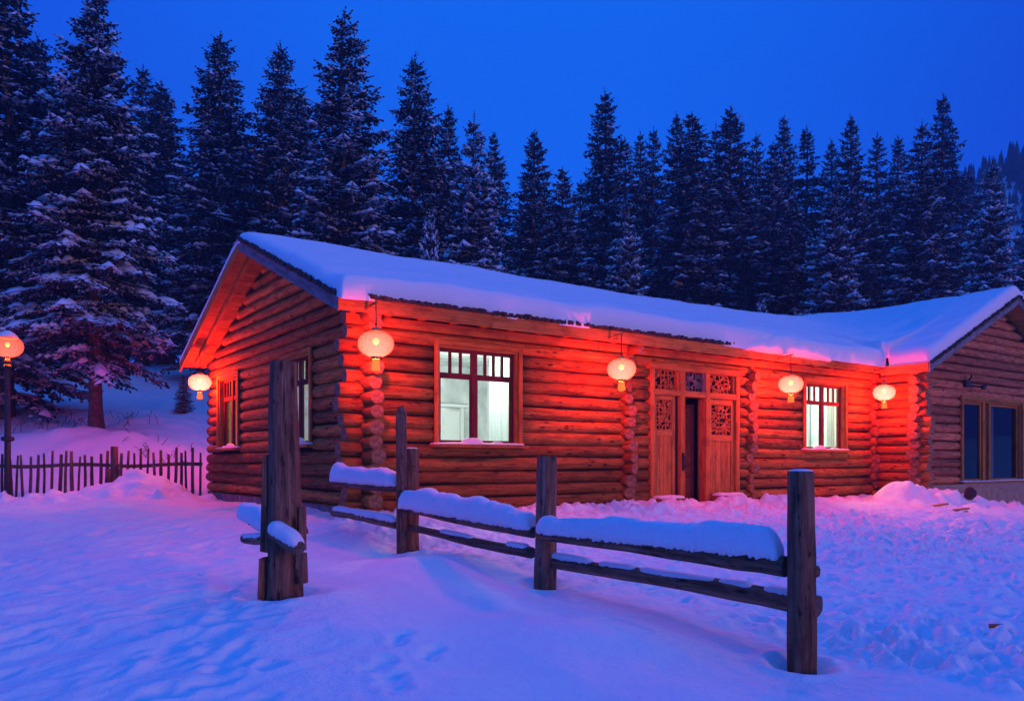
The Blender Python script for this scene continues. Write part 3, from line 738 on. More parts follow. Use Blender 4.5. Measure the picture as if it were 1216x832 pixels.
# roof snow: one smooth blanket over both roofs
def build_roof_snow():
    st = .06
    xs = np.concatenate([np.arange(-.68, -.3, .02), np.arange(-.28, 22.9, st)]); ys = np.concatenate([np.arange(-1.72, -.70, .05), np.arange(-.70, .35, .02), np.arange(.35, 9.1, st)])
    X, Y = np.meshgrid(xs, ys)
    # recessed, ragged front edge
    def sstep(v, a, b): t = np.clip((v - a) / (b - a), 0, 1); return t * t * (3 - 2 * t)
    rec = np.clip(.155 + .30 * fbm(X * .60, X * 0 + 3.3, 3, 60) + .05 * fbm(X * 2.6, X * 0 + 8.3, 2, 66), .10, .26) * sstep(X, -.7, .6) * (1 - sstep(X, 7.6, 8.8))
    rec = rec + np.clip(.08 + .2 * fbm(X * .8, X * 0 + 1, 2, 77), 0, .17) * sstep(X, 10.6, 11.6) * (1 - sstep(X, 12.4, 13.0))
    rim_ = (Y > -.67) & (X < 13.4); Y0 = Y; Y = Y + rec * np.clip(1 - (Y + .66) / .7, 0, 1) * rim_
    main_d = np.minimum.reduce([Y0 + .66, 9.04 - Y, X + .64 + 0 * X])
    main_d = np.where(X > 18.1, -1, main_d)
    wing_d = np.minimum.reduce([X - WES + .06, 22.78 - X, Y - WFQ + .06, 9.04 - Y])
    zm = EZ + .13 + SL * (np.minimum(Y, 8.5 - Y) + .5)
    zw = WEZ + .12 + WSL * np.minimum(X - WES, 22.73 - X)
    zm = np.where(main_d > -.02, zm, -9); zw = np.where(wing_d > -.02, zw, -9)
    # soften ridges
    zm = np.where(zm > 0, zm - .07 * np.exp(-np.abs(Y - RQ) / .35), zm); zw = np.where(zw > 0, zw - .07 * np.exp(-np.abs(X - WRS) / .4), zw)
    k = .35; both = (zm > 0) & (zw > 0)
    zs = np.where(both, np.logaddexp(zm / k, zw / k) * k, np.maximum(zm, zw))
    zs = np.where(both, np.minimum(zs, np.maximum(zm, zw) + .24), zs)
    d = np.where(both, np.where(zm > zw, np.maximum(main_d, wing_d), np.maximum(wing_d, 0)), np.where(zm > 0, main_d, wing_d))
    d = np.where(both, np.maximum(d, np.minimum(np.abs(zm - zw) * 1.0 + .0, .3) * 0 + np.maximum(main_d, wing_d)), d)
    w = .20; e = np.clip(d / w, 0, 1); prof = np.clip(1 - (1 - e) ** 2.6, 0, 1) ** .42
    T = (.35 - .12 * np.clip((Y + .5) / 4.7, 0, 1) * np.clip((15 - X) / 6, 0, 1)) * (1 - .25 * np.exp(-np.clip(X + .64, 0, 9) / .35)) + .05 * fbm(X * .5, Y * .5, 3, 70) + .02 * fbm(X * 3, Y * 3, 3, 73)
    T += .10 * np.exp(-((Y + .1) / .35) ** 2) * fbm(X * .9, Y * 1.2, 2, 90)
    Zt = zs + T * prof
    # drips and slumps past the eave
    mask = (d > -.001)
    ok = mask[:-1, :-1] & mask[1:, :-1] & mask[:-1, 1:] & mask[1:, 1:]
    bulge = np.where((Y < .1) & (X < 13.5), (1 - np.clip(d / .5, 0, 1)) * .0, 0)
    ny, nx = X.shape; idx = np.arange(ny * nx).reshape(ny, nx)
    V = np.stack([X.ravel(), (Y - bulge).ravel(), Zt.ravel()], 1)
    F = np.stack([idx[:-1, :-1], idx[:-1, 1:], idx[1:, 1:], idx[1:, :-1]], -1)[ok]
    # side skirt: drop boundary vertices to the roof
    used = np.unique(F)
    edges = np.concatenate([F[:, [0, 1]], F[:, [1, 2]], F[:, [2, 3]], F[:, [3, 0]]])
    key = np.minimum(edges[:, 0], edges[:, 1]).astype(np.int64) * (ny * nx) + np.maximum(edges[:, 0], edges[:, 1])
    u, inv, cnt = np.unique(key, return_inverse=True, return_counts=True)
    be = edges[cnt[inv] == 1]
    bv = np.unique(be); mp = {int(b): i for i, b in enumerate(bv)}
    low = V[bv].copy(); low[:, 2] = (zs.ravel()[bv]) - .035
    N0 = len(V); V = np.concatenate([V, low])
    Fb = np.array([(b, a, N0 + mp[int(a)], N0 + mp[int(b)]) for a, b in be])
    F = np.concatenate([F, Fb])
    # push the rim outward a little at mid height for a soft, overhanging lip
    remap = -np.ones(len(V), dtype=np.int64); us = np.unique(F); remap[us] = np.arange(len(us))
    o = np_mesh('roof_snow', V[us], remap[F], M['roof_snow'], house)
build_roof_snow()
# slumped tongue of snow hanging over the front edge
mb = MB(); mb.loaf((8.2, -.52, EZ + .06), (11.2, -.55, EZ + .03), .34, .36, 50, 13, ragged=.03, ends=.8); mb.build('overhanging_snow', [M['roof_snow']], house)
mb = MB(); mb.loaf((12.3, -.46, EZ + .12), (13.7, -.47, EZ + .10), .30, .22, 40, 11, ragged=.03, ends=.5); mb.build('overhanging_snow', [M['roof_snow']], house)

# ---- windows
def window(T, O, split, nl, nr, tz=.72, sillw=.10, curtain=False):
    a0, a1, z0, z1 = O
    mb = MB(); mb.T = T; cw = .075
    # casing around the hole, standing proud of the logs, and deep reveals
    mb.box(a0 - cw, a0, -.085, -.045, z0 - .02, z1 + cw); mb.box(a1, a1 + cw, -.085, -.045, z0 - .02, z1 + cw)
    mb.box(a0 + .001, a1 - .001, -.083, -.047, z1 + .001, z1 + cw)
    mb.box(a0 + .002, a0 + .03, -.045, .16, z0, z1); mb.box(a1 - .03, a1 - .002, -.045, .16, z0, z1); mb.box(a0 + .03, a1 - .03, -.045, .16, z1 - .03, z1 - .002)
    win = mb.build('window', [M['board']], house)
    mb = MB(); mb.T = T; mb.box(a0 - .14, a1 + .14, -.17, .10, z0 - .065, z0 - .02); mb.build('sill', [M['board']], win)
    # sash: dark red frame
    mb = MB(); mb.T = T; f = .055; y0, y1 = .045, .095
    A0, A1, Z0_, Z1_ = a0 + .03, a1 - .03, z0 - .02, z1 - .03
    mid = A0 + (A1 - A0) * split; tzz = Z0_ + (Z1_ - Z0_) * tz
    mb.box(A0, A0 + f, y0, y1, Z0_, Z1_); mb.box(A1 - f, A1, y0, y1, Z0_, Z1_)
    mb.box(A0 + f, A1 - f, y0, y1, Z0_, Z0_ + f + .02); mb.box(A0 + f, A1 - f, y0, y1, Z1_ - f, Z1_)
    mb.box(mid - .055, mid + .055, y0 - .012, y1 - .003, Z0_ + .01, Z1_ - .01)
    mb.box(A0 + f, mid - .055, y0 + .002, y1 - .002, tzz - .045, tzz + .045); mb.box(mid + .055, A1 - f, y0 + .002, y1 - .002, tzz - .045, tzz + .045)
    for (l, r, n) in ((A0 + f, mid - .055, nl), (mid + .055, A1 - f, nr)):
        for k in range(1, n):
            c = l + (r - l) * k / n; mb.box(c - .02, c + .02, y0 + .004, y1 - .004, tzz + .045, Z1_ - f)
        for k in (0, 1):  # thin inner beads
            c = l if k == 0 else r; mb.box(c - (0 if k == 0 else .018), c + (.018 if k == 0 else 0), y0 + .006, y1 - .006, Z0_ + f + .02, tzz - .045)
    mb.build('sash', [M['red_sash']], win)
    for (l, r) in ((A0 + f, mid - .055), (mid + .055, A1 - f)):
        for (b, t) in ((Z0_ + f + .02, tzz - .045), (tzz + .045, Z1_ - f)):
            mb = MB(); mb.T = T; mb.box(l, r, .068, .072, b, t); mb.build('pane', [M['glass']], win)
    mb = MB(); mb.T = T
    mb.loaf((a0 - .12, -.02, z0 - .018), (a1 + .12, -.02, z0 - .018), .20, .028, 50, 9, ragged=.004, ends=.05, side_dir=(0, 1, 0))
    mb.build('snow_cover', [M['cap_snow']], win); mb = MB(); mb.T = T; c = a0 + (a1 - a0) * random.uniform(.15, .3); mb.loaf((c, -.03, z0 - .01), (c + .42, -.02, z0 - .01), .16, .11, 30, 9, ragged=.01, ends=.2, side_dir=(0, 1, 0))
    mb.build('snow_cover', [M['cap_snow']], win); mb = MB(); mb.T = T; c = a1 - .55; mb.loaf((c, -.03, z0 - .01), (c + .30, -.02, z0 - .01), .12, .045, 30, 9, ragged=.01, ends=.15, side_dir=(0, 1, 0))
    mb.build('snow_cover', [M['cap_snow']], win)
    return win
window(T_front, WIN1, .47, 3, 4); window(T_front, WIN2, .50, 3, 3)
window(T_side, SW1, .50, 3, 3); window(T_side, SW2, .50, 3, 3)

# rooms behind the lit windows
def room(x0, x1, y0, y1, z0, z1, mat, name='room'):
    mb = MB(); t = .03
    mb.box(x0, x1, y1, y1 + t, z0, z1, 0, .5); mb.box(x1, x1 + t, y0, y1, z0, z1, 0, .5); mb.box(x0 - t, x0, y0, y1, z0, z1, 0, .5)
    mb.box(x0, x1, y0, y1, z1, z1 + t, 0, .5); mb.box(x0, x1, y0, y1, z0 - t, z0, 0, .5)
    return mb.build(name, [M[mat]], house)
def room_lamp(x, y, z, P, col):
    d = bpy.data.lights.new('ceiling_lamp', 'POINT'); d.energy = P; d.color = col; d.shadow_soft_size = .18
    o = bpy.data.objects.new('ceiling_lamp', d); C.objects.link(o); o.parent = house; o.location = (x, y, z)
def inside_room(x0, x1, y0, y1, wins, mat, lamp, P, col, open_x0=False):
    mb = MB(); t = .03; z0, z1 = .85, 3.60
    mb.box(x0, x1, y1, y1 + t, z0, z1, 0, .5); mb.box(x1, x1 + t, y0, y1, z0, z1, 0, .5)
    if not open_x0: mb.box(x0 - t, x0, y0, y1, z0, z1, 0, .5)
    mb.box(x0, x1, y0, y1, z1, z1 + t, 0, .5); mb.box(x0, x1, y0, y1, z0 - t, z0, 0, .5)
    o = mb.build('room', [M[mat]], house)
    room_lamp(*lamp, P, col)
    return o
r1 = inside_room(.18, 4.4, .18, 3.9, None, 'room_wall', (2.9, 1.2, 3.25), 150, (1, 1, .95), open_x0=True)
r2 = inside_room(10.2, 13.6, .18, 3.0, None, 'room_wall', (12.1, 1.3, 3.2), 150, (1, 1, .92))
r3 = inside_room(.18, 3.0, 5.2, 8.2, None, 'room_wall_warm', (1.9, 6.7, 3.2), 38, (1, .92, .60), open_x0=True)
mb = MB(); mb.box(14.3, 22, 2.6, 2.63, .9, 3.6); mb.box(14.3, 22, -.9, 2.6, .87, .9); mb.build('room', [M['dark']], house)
# what shows through the windows: a white inner door with a lintel shelf, side curtains, a plank seam
def inner_door(x, y, w, par):
    mb = MB(); z = .87; h = 1.75
    mb.box(x - .09, x, y - .05, y - .001, z, z + h + .08); mb.box(x + w, x + w + .09, y - .05, y - .001, z, z + h + .08); mb.box(x - .16, x + w + .16, y - .09, y - .001, z + h + .081, z + h + .15)
    mb.box(x + .01, x + w - .01, y - .03, y - .003, z, z + h)
    for (a, b) in ((.12, .72), (.84, 1.62)):
        for (c0, c1) in ((.10, w / 2 - .05), (w / 2 + .05, w - .10)): mb.box(x + c0, x + c1, y - .042, y - .031, z + a, z + b)
    o = mb.build('inner_door', [M['room_white']], par)
    mb = MB()
    for c in (x - .10, x + w + .095): mb.box(c, c + .012, y - .04, y - .002, z, z + h + .07)
    mb.box(x - .16, x + w + .16, y - .095, y - .002, z + h + .155, z + h + .17)
    mb.box(x + w - .12, x + w - .09, y - .06, y - .043, z + .85, z + .97)
    mb.build('trim', [M['room_line']], par)
def drape(T, a0, a1, z0, z1, y, par, mat):
    mb = MB(); mb.T = T; n = 46; R = []
    for k in range(n + 1):
        a = a0 + (a1 - a0) * k / n; yy = y + .022 * math.sin(k * .95) + .012 * math.sin(k * .41 + 1)
        R.append((mb.vert((a, yy, z0)), mb.vert((a, yy + .004, z1))))
    for k in range(n): mb.face((R[k][0], R[k + 1][0], R[k + 1][1], R[k][1]), ((0, 0),) * 4, .5, 0, True)
    mb.build('curtain', [M[mat]], par)
inner_door(3.15, 3.9, .95, r1); inner_door(12.15, 3.0, .8, r2)
drape(T_front, 1.20, 1.47, 1.70, 3.45, .26, r1, 'curtain'); drape(T_front, 2.50, 2.95, 1.70, 3.45, .28, r1, 'curtain')
drape(T_front, 11.05, 11.22, 1.70, 3.45, .26, r2, 'curtain'); drape(T_front, 12.45, 12.75, 1.70, 3.45, .28, r2, 'curtain')
drape(T_side, 2.0, 2.6, 1.7, 3.45, .26, r1, 'curtain_yellow'); drape(T_side, 6.2, 6.75, 1.7, 3.45, .26, r3, 'curtain_yellow'); drape(T_side, 7.2, 7.8, 1.7, 3.45, .26, r3, 'curtain_yellow')
mb = MB()
for y_ in (.9, 1.35, 2.2, 3.1): mb.box(4.36, 4.397, y_, y_ + .07, .9, 3.55)
mb.box(4.35, 4.397, .4, 3.85, 1.72, 1.79); mb.build('panel_strip', [M['room_white']], r1)
mb = MB(); mb.box(4.34, 4.397, 1.45, 2.15, .88, 2.62); mb.box(4.32, 4.34, 1.52, 2.08, 1.0, 1.65); mb.box(4.32, 4.34, 1.52, 2.08, 1.85, 2.5); mb.build('wall_cabinet', [M['room_line']], r1)
mb = MB()
for y_ in (.7, 1.5, 2.3): mb.box(13.56, 13.597, y_, y_ + .06, .9, 3.55)
mb.box(13.55, 13.597, .3, 2.9, 1.7, 1.76); mb.build('panel_strip', [M['room_line']], r2)
mb = MB(); mb.box(1.9, 2.5, 3.3, 3.9, .86, 2.75); mb.box(1.88, 2.52, 3.28, 3.91, 2.751, 2.80); mb.build('cupboard', [M['room_white']], r1)

# wing window: wide, tall, unlit
def wing_window():
    a0, a1, z0, z1 = WW; mb = MB(); mb.T = T_wing
    mb.box(a0 - .09, a0, -.09, -.03, z0, z1 + .09); mb.box(a1, a1 + .09, -.09, -.03, z0, z1 + .09); mb.box(a0, a1, -.088, -.032, z1 + .001, z1 + .09)
    mb.box(a0 + .002, a0 + .05, -.03, .15, z0, z1); mb.box(a1 - .05, a1 - .002, -.03, .15, z0, z1); mb.box(a0 + .05, a1 - .05, -.03, .15, z1 - .05, z1 - .002)
    w = mb.build('window', [M['board']], house)
    mb = MB(); mb.T = T_wing; mb.box(a0 - .15, a1 + .15, -.17, .1, z0 - .05, z0 - .002); mb.build('sill', [M['board']], w)
    mb = MB(); mb.T = T_wing; m1 = a0 + (a1 - a0) * .42
    mb.box(m1 - .24, m1 - .14, -.02, .10, z0, z1 - .05); mb.box(m1 + .10, m1 + .20, -.02, .10, z0, z1 - .05)
    for (l, r) in ((a0 + .05, m1 - .24), (m1 + .20, a1 - .05)):
        mb.box(l, l + .06, .03, .09, z0, z1 - .05); mb.box(r - .06, r, .03, .09, z0, z1 - .05); mb.box(l + .06, r - .06, .03, .09, z0, z0 + .07); mb.box(l + .06, r - .06, .03, .09, z1 - .12, z1 - .05)
    mb.box(m1 - .14, m1 + .10, .05, .07, z0, z1 - .05)
    mb.build('frame', [M['board']], w)
    for (l, r) in ((a0 + .11, m1 - .30), (m1 + .26, a1 - .11)):
        mb = MB(); mb.T = T_wing; mb.box(l, r, .055, .06, z0 + .07, z1 - .12); mb.build('pane', [M['dimmed_glass']], w)
    mb = MB(); mb.T = T_wing; mb.loaf((a0 - .13, -.04, z0 - .001), (a1 + .13, -.04, z0 - .001), .2, .03, 50, 9, ragged=.003, ends=.05, side_dir=(0, 1, 0)); mb.build('snow_cover', [M['cap_snow']], w)
    drape(T_wing, a0 + .5, a0 + .9, z0, z1, .4, w, 'curtain'); drape(T_wing, m1 + .9, m1 + 1.3, z0, z1, .4, w, 'curtain')
wing_window()
mb = MB(); mb.T = T_wing; mb.box(16.15, 16.35, -.13, -.04, 3.42, 3.60); mb.box(16.35, 16.60, -.11, -.05, 3.44, 3.50); mb.tube([(16.58, -.08, 3.47), (16.66, -.22, 3.44), (16.7, -.3, 3.44)], .02, 8); mb.tube([(16.3, -.1, 3.6), (16.28, -.2, 3.68), (16.2, -.22, 3.72)], .02, 8)
mb.tube([(16.7, -.24, 3.44), (16.7, -.34, 3.42)], [.05, .07], 10); mb.build('wall_bracket', [M['metal']], house)
mb = MB(); mb.tube([(10.0 - .9, -.12, 3.52), (9.1, -.12, 3.1)], .008, 6); mb.box(9.08, 9.12, -.14, -.10, 2.98, 3.12); mb.build('hanging_hook', [M['metal']], house)

# ---- door
def lattice(mb, a0, a1, z0, z1, y, nx, nz, seed):
    rnd = random.Random(seed); P = {}
    for i in range(nx + 1):
        for j in range(nz + 1):
            jx = 0 if i in (0, nx) else rnd.uniform(-.32, .32); jz = 0 if j in (0, nz) else rnd.uniform(-.32, .32)
            P[i, j] = (a0 + (a1 - a0) * (i + jx) / nx, z0 + (z1 - z0) * (j + jz) / nz)
    def bar(p, q):
        d = Vector((q[0] - p[0], 0, q[1] - p[1])); 
        if d.length < .01: return
        n = Vector((-d.z, 0, d.x)).normalized() * rnd.uniform(.008, .016)
        t = rnd.random(); A = Vector((p[0], y, p[1])); B = Vector((q[0], y, q[1])); th = Vector((0, -.018, 0))
        I = [mb.vert(v) for v in (A - n, A + n, B + n, B - n, A - n + th, A + n + th, B + n + th, B - n + th)]
        for f in ((4, 5, 6, 7), (0, 4, 7, 3), (1, 2, 6, 5)): mb.face([I[k] for k in f], ((0, 0), (0, .02), (.1, .02), (.1, 0)), t)
    for i in range(nx + 1):
        for j in range(nz + 1):
            if i < nx and rnd.random() < .85: bar(P[i, j], P[i + 1, j])
            if j < nz and rnd.random() < .85: bar(P[i, j], P[i, j + 1])
            if i < nx and j < nz and rnd.random() < .4: bar(P[i, j], P[i + 1, j + 1])
    # small carved blossoms
    for _ in range(int(nx * nz * .35)):
        c = (rnd.uniform(a0 + .05, a1 - .05), rnd.uniform(z0 + .05, z1 - .05)); r = rnd.uniform(.025, .045); k = 8
        I = [mb.vert((c[0] + r * math.cos(6.283 * n / k) * (1 if n % 2 else .7), y - .02, c[1] + r * math.sin(6.283 * n / k) * (1 if n % 2 else .7))) for n in range(k)]
        mb.face(I, ((0, 0),) * k, rnd.random())
def door():
    zb, zh, zt = .62, 2.82, 3.32
    mb = MB(); F = -.05
    # posts, header, top rail
    for (a, b) in ((6.04, 6.13), (6.86, 6.99), (7.62, 7.74), (8.58, 8.69)): mb.box(a, b, F - .04, .14, zb, zt)
    mb.box(6.13, 6.86, F - .035, .13, zh, zh + .11); mb.box(6.99, 7.62, F - .035, .13, zh, zh + .11); mb.box(7.74, 8.58, F - .035, .13, zh, zh + .11)
    mb.box(5.98, 8.75, F - .06, .13, zt + .001, zt + .13)
    mb.box(6.99, 7.62, F - .02, .3, zb - .1, zb + .05)
    dr = mb.build('door', [M['door_board']], house)
    for i, (a, b) in enumerate(((6.13, 6.86), (6.99, 7.62), (7.74, 8.58))):
        mb = MB(); mb.box(a, a + .05, F, .06, zh + .111, zt); mb.box(b - .05, b, F, .06, zh + .111, zt)
        lattice(mb, a + .05, b - .05, zh + .115, zt, .02, 6, 4, 3 + i)
        mb.build('carved_transom', [M['door_board'] if i != 1 else M['grey_board']], dr)
        mb = MB(); mb.box(a, b, .05, .06, zh + .11, zt); mb.build('dark_backing', [M['dark']], dr)
    def leaf(a, b, pz0, pz1, seed, T=None):
        mb = MB(); mb.T = T; y0, y1 = F + .02, F + .07
        mb.box(a, a + .10, y0, y1, zb + .02, zh - .004); mb.box(b - .09, b, y0, y1, zb + .02, zh - .004)
        mb.box(a + .10, b - .09, y0, y1, pz1, zh - .004); mb.box(a + .10, b - .09, y0, y1, pz0 - .12, pz0)
        mb.box(a + .10, b - .09, y0, y1, zb + .02, zb + .16)
        n = 4; w = (b - a - .19) / n
        for k in range(n): mb.box(a + .10 + k * w, a + .10 + (k + 1) * w - .006, y0 + .018, y1 - .01, zb + .16, pz0 - .12)
        lattice(mb, a + .10, b - .09, pz0, pz1, y0 + .035, 5, 7, seed)
        o = mb.build('door_leaf', [M['door_board']], dr)
        mb = MB(); mb.T = T; mb.box(a + .10, b - .09, y1 + .0, y1 + .01, pz0, pz1); mb.build('dark_backing', [M['dark']], o)
        return o
    lf = leaf(6.14, 6.76, 2.14, 2.74, 51)
    mb = MB(); mb.box(6.765, 6.855, -.01, .02, zb, zh); mb.build('dark_backing', [M['dark']], dr)
    leaf(7.75, 8.57, 2.06, 2.70, 57)
    mb = MB(); mb.box(6.90, 6.94, F - .075, F - .041, 1.32, 1.68); mb.tube([(6.92, F - .06, 1.36), (6.92, F - .11, 1.40), (6.92, F - .11, 1.60), (6.92, F - .06, 1.64)], .012, 8)
    mb.build('handle', [M['metal']], dr)
    # dark red inner leaf standing ajar
    ang = math.radians(18); hx, hy = 7.60, .22
    def Tl(p): return (hx - p[0] * math.cos(ang) , hy + p[1] + p[0] * math.sin(ang), p[2])
    mb = MB(); mb.T = Tl; mb.box(.0, .72, 0, .035, zb + .03, zh - .12)
    for (z0, z1) in ((zb + .12, zb + .60), (zb + .68, zb + .98), (zb + 1.06, zh - .22)): mb.box(.1, .62, -.014, -.001, z0, z1); mb.box(.16, .56, -.022, -.015, z0 + .05, z1 - .05)
    mb.build('inner_door_leaf', [M['red_door']], dr)
    mb = MB(); mb.box(6.9, 7.8, 1.0, 1.02, zb, 3.2); mb.box(6.85, 6.9, .15, 1.0, zb, 3.2); mb.box(7.80, 7.85, .3, 1.0, zb, 3.2); mb.box(6.9, 7.8, .15, 1.0, 3.0, 3.05); mb.box(6.9, 7.8, .15, 1.0, zb - .05, zb); mb.build('vestibule', [M['dark']], dr)
    mb = MB(); mb.box(6.05, 6.80, -.30, -.06, .55, .78, jit=.01); mb.build('step_block', [M['log']], dr); mb = MB(); mb.box(7.78, 8.62, -.30, -.06, .55, .80, jit=.01); mb.build('step_block', [M['log']], dr)
    mb = MB(); mb.loaf((6.06, -.18, .78), (6.79, -.18, .78), .25, .05, 30, 9, ragged=.01, ends=.08); mb.build('step_snow', [M['cap_snow']], dr); mb = MB(); mb.loaf((7.79, -.18, .80), (8.61, -.18, .80), .25, .05, 30, 9, ragged=.01, ends=.08)
    mb.build('step_snow', [M['cap_snow']], dr)
door()

# ------------------------------------------------------------------ lanterns
def shade_mat():
    m, N, L, b = new_mat('red_silk_lantern_shade'); N.remove(b); out = N['Material Output']
    tr = N.new('ShaderNodeBsdfTransparent'); tr.inputs[0].default_value = (.80, .055, .010, 1)
    tl = N.new('ShaderNodeBsdfTranslucent'); tl.inputs[0].default_value = (.95, .50, .36, 1)
    df = N.new('ShaderNodeBsdfDiffuse'); df.inputs[0].default_value = (.75, .20, .12, 1)
    uv = N.new('ShaderNodeUVMap'); sx = N.new('ShaderNodeSeparateXYZ'); L.new(uv.outputs[0], sx.inputs[0])
    mt = N.new('ShaderNodeMath'); mt.operation = 'MULTIPLY'; mt.inputs[1].default_value = 24; L.new(sx.outputs[0], mt.inputs[0])
    fr = N.new('ShaderNodeMath'); fr.operation = 'FRACT'; L.new(mt.outputs[0], fr.inputs[0])
    rr = ramp(N, [(0, (.58, .26, .40)), (.12, (.95, .44, .46)), (.88, (.95, .44, .46)), (1, (.58, .26, .40))]); L.new(fr.outputs[0], rr.inputs[0]); L.new(rr.outputs[0], tl.inputs[0])
    lw_ = N.new('ShaderNodeLayerWeight'); lw_.inputs[0].default_value = .45; rim = N.new('ShaderNodeMix'); rim.data_type = 'RGBA'; L.new(lw_.outputs['Facing'], rim.inputs['Factor']); L.new(rr.outputs[0], rim.inputs['A']); rim.inputs['B'].default_value = (.80, .10, .06, 1); L.new(rim.outputs['Result'], tl.inputs[0])  # redder towards the silhouette: light's longer way through silk put into the colour
    m1 = N.new('ShaderNodeMixShader'); m1.inputs[0].default_value = .3; L.new(tl.outputs[0], m1.inputs[1]); L.new(df.outputs[0], m1.inputs[2])
    m2 = N.new('ShaderNodeMixShader'); m2.inputs[0].default_value = SHADE_MIX; L.new(tr.outputs[0], m2.inputs[1]); L.new(m1.outputs[0], m2.inputs[2])
    L.new(m2.outputs[0], out.inputs['Surface'])
    return m
SHADE_MIX = .052; LAMP_P = 235
M['shade'] = shade_mat()
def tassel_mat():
    m, N, L, b = new_mat('orange_glow_fringe'); b.inputs['Base Color'].default_value = (.85, .32, .05, 1); b.inputs['Roughness'].default_value = .8
    b.inputs['Emission Color'].default_value = (1, .22, .02, 1); b.inputs['Emission Strength'].default_value = .9  # added glow stands in for lantern light shining through the fringe
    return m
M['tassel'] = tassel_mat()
def lantern_parts(root, RX=.255, RZ=.188, wire=.35, post=False, P=None):
    ribs = 24; n = ribs * 4
    ribf = lambda k: 1.0 - .035 * (1 - abs(math.sin(math.pi * (k % 4) / 4)))
    prof = []
    for i in range(17):
        a = -math.pi / 2 + math.pi * (i + .9) / 17.8
        prof.append((RX * abs(math.cos(a)) ** .85, RZ * math.sin(a)))
    mb = MB(); mb.lathe(prof, n, ribf=ribf); mb.build('lamp_shade', [M['shade']], root)
    mb = MB(); mb.lathe([(.0, RZ + .045), (.05, RZ + .04), (.075, RZ + .012), (.08, RZ - .015), (.07, RZ - .02)], 24)
    mb.build('end_cap', [M['gold']], root); mb = MB(); mb.lathe([(.068, -RZ + .02), (.075, -RZ + .0), (.065, -RZ - .03), (.0, -RZ - .03)], 24)
    mb.build('end_cap', [M['gold']], root)
    mb = MB(); mb.lathe([(.0, .0), (.035, .015), (.05, .05), (.035, .085), (0, .10)], 12, center=(0, 0, -.01)); mb.build('bulb', [M['bulb']], root)
    mb = MB()
    for k in range(26):
        a = 6.283 * k / 26; r0, r1 = .040, .052 + random.uniform(-.008, .012)
        mb.tube([(r0 * math.cos(a), r0 * math.sin(a), -RZ - .03), (r1 * math.cos(a), r1 * math.sin(a), -RZ - .17 - random.uniform(0, .03))], .009, 5)
    mb.build('tassel', [M['tassel']], root)
    if wire:
        mb = MB(); mb.tube([(0, 0, RZ + .03), (.005, 0, RZ + .1), (0, 0, RZ + wire)], .008, 6); mb.lathe([(.0, 0), (.018, .01), (.018, .03), (0, .04)], 10, center=(0, 0, RZ + .07)); mb.build('hanging_wire', [M['metal']], root)
    d = bpy.data.lights.new('lantern_bulb', 'POINT'); d.energy = P or LAMP_P; d.color = (1.0, .40, .26); d.shadow_soft_size = .05
    o = bpy.data.objects.new('lantern_bulb', d); C.objects.link(o); o.parent = root; o.location = (0, 0, -.06)
M['gold'] = flat_mat('gilt_lantern_cap', (.55, .30, .08), .5, .4)
LG = 'round red lanterns lit along the eaves'
def lantern(s, q, z, label, wire, k=1.0):
    p = W(s, q); r = thing('lantern', label, 'lantern', (p[0], p[1], z), random.uniform(0, 1), LG); lantern_parts(r, wire=wire, P=LAMP_P * k); return r
lantern(-.20, -.85, 3.17, 'largest glowing lantern, hung at the near front corner above the crossed log ends', .40, .85)
lantern(4.53, -.85, 3.13, 'glowing lantern hung between the large lit front window and the door', .44)
lantern(9.40, -.85, 3.14, 'glowing lantern hung between the door and the smaller lit window', .43, 1.25)
lantern(13.15, -.78, 3.16, 'glowing lantern in the inner corner where the wing meets the front wall', .40, 1.6)
lantern(-.45, 7.85, 3.32, 'round glowing lantern hung under the far end of the gable overhang', .60, 1.8)

for bs, bq, bz in ((-.20, -.85, 3.17 + .188 + .40), (4.53, -.85, 3.13 + .188 + .44), (9.40, -.85, 3.14 + .188 + .43), (13.15, -.78, 3.16 + .188 + .40)):
    mb = MB(); mb.tube([(bs, -.50, bz - .06), (bs, -.70, bz - .01), (bs, bq - .05, bz)], [.022, .018, .014], 8, wob=.05); mb.build('lantern_arm', [M['board']], house)
# lamp post at the left edge
lx, ly = at(9, 17.3), 17.3; lz = g1(lx, ly)
lp = thing('lamp_post', 'dark lamp post at the left edge with a glowing lantern capped by snow', 'lamp post', (lx, ly, lz))
zl = zat(411, 17.3) - lz
mb = MB(); mb.tube([(0, 0, -.1), (0, 0, .7), (0, 0, zl - .36)], [.075, .065, .055], 14); mb.build('pole', [M['metal']], lp)
mb = MB(); mb.lathe([(.06, 0), (.13, .02), (.13, .09), (.06, .12)], 16, center=(0, 0, zat(524, 17.3) - lz)); mb.build('collar', [M['metal']], lp); mb = MB(); mb.lathe([(.06, 0), (.11, .02), (.11, .06), (.06, .08)], 16, center=(0, 0, zl - .40)); mb.build('collar', [M['metal']], lp)
hd = bpy.data.objects.new('lamp_head', None); C.objects.link(hd); hd.parent = lp; hd.location = (0, 0, zl)
lantern_parts(hd, RX=.31, RZ=.24, wire=0, P=LAMP_P * .6)
mb = MB(); mb.lathe([(.0, .40), (.03, .36), (.06, .30), (.17, .225), (.165, .20), (.0, .20)], 20); mb.build('cap', [M['metal']], hd)
mb = MB(); mb.lathe([(.0, .345), (.06, .335), (.14, .28), (.20, .215), (.21, .18), (.17, .19)], 20); mb.build('snow_cover', [M['cap_snow']], hd)

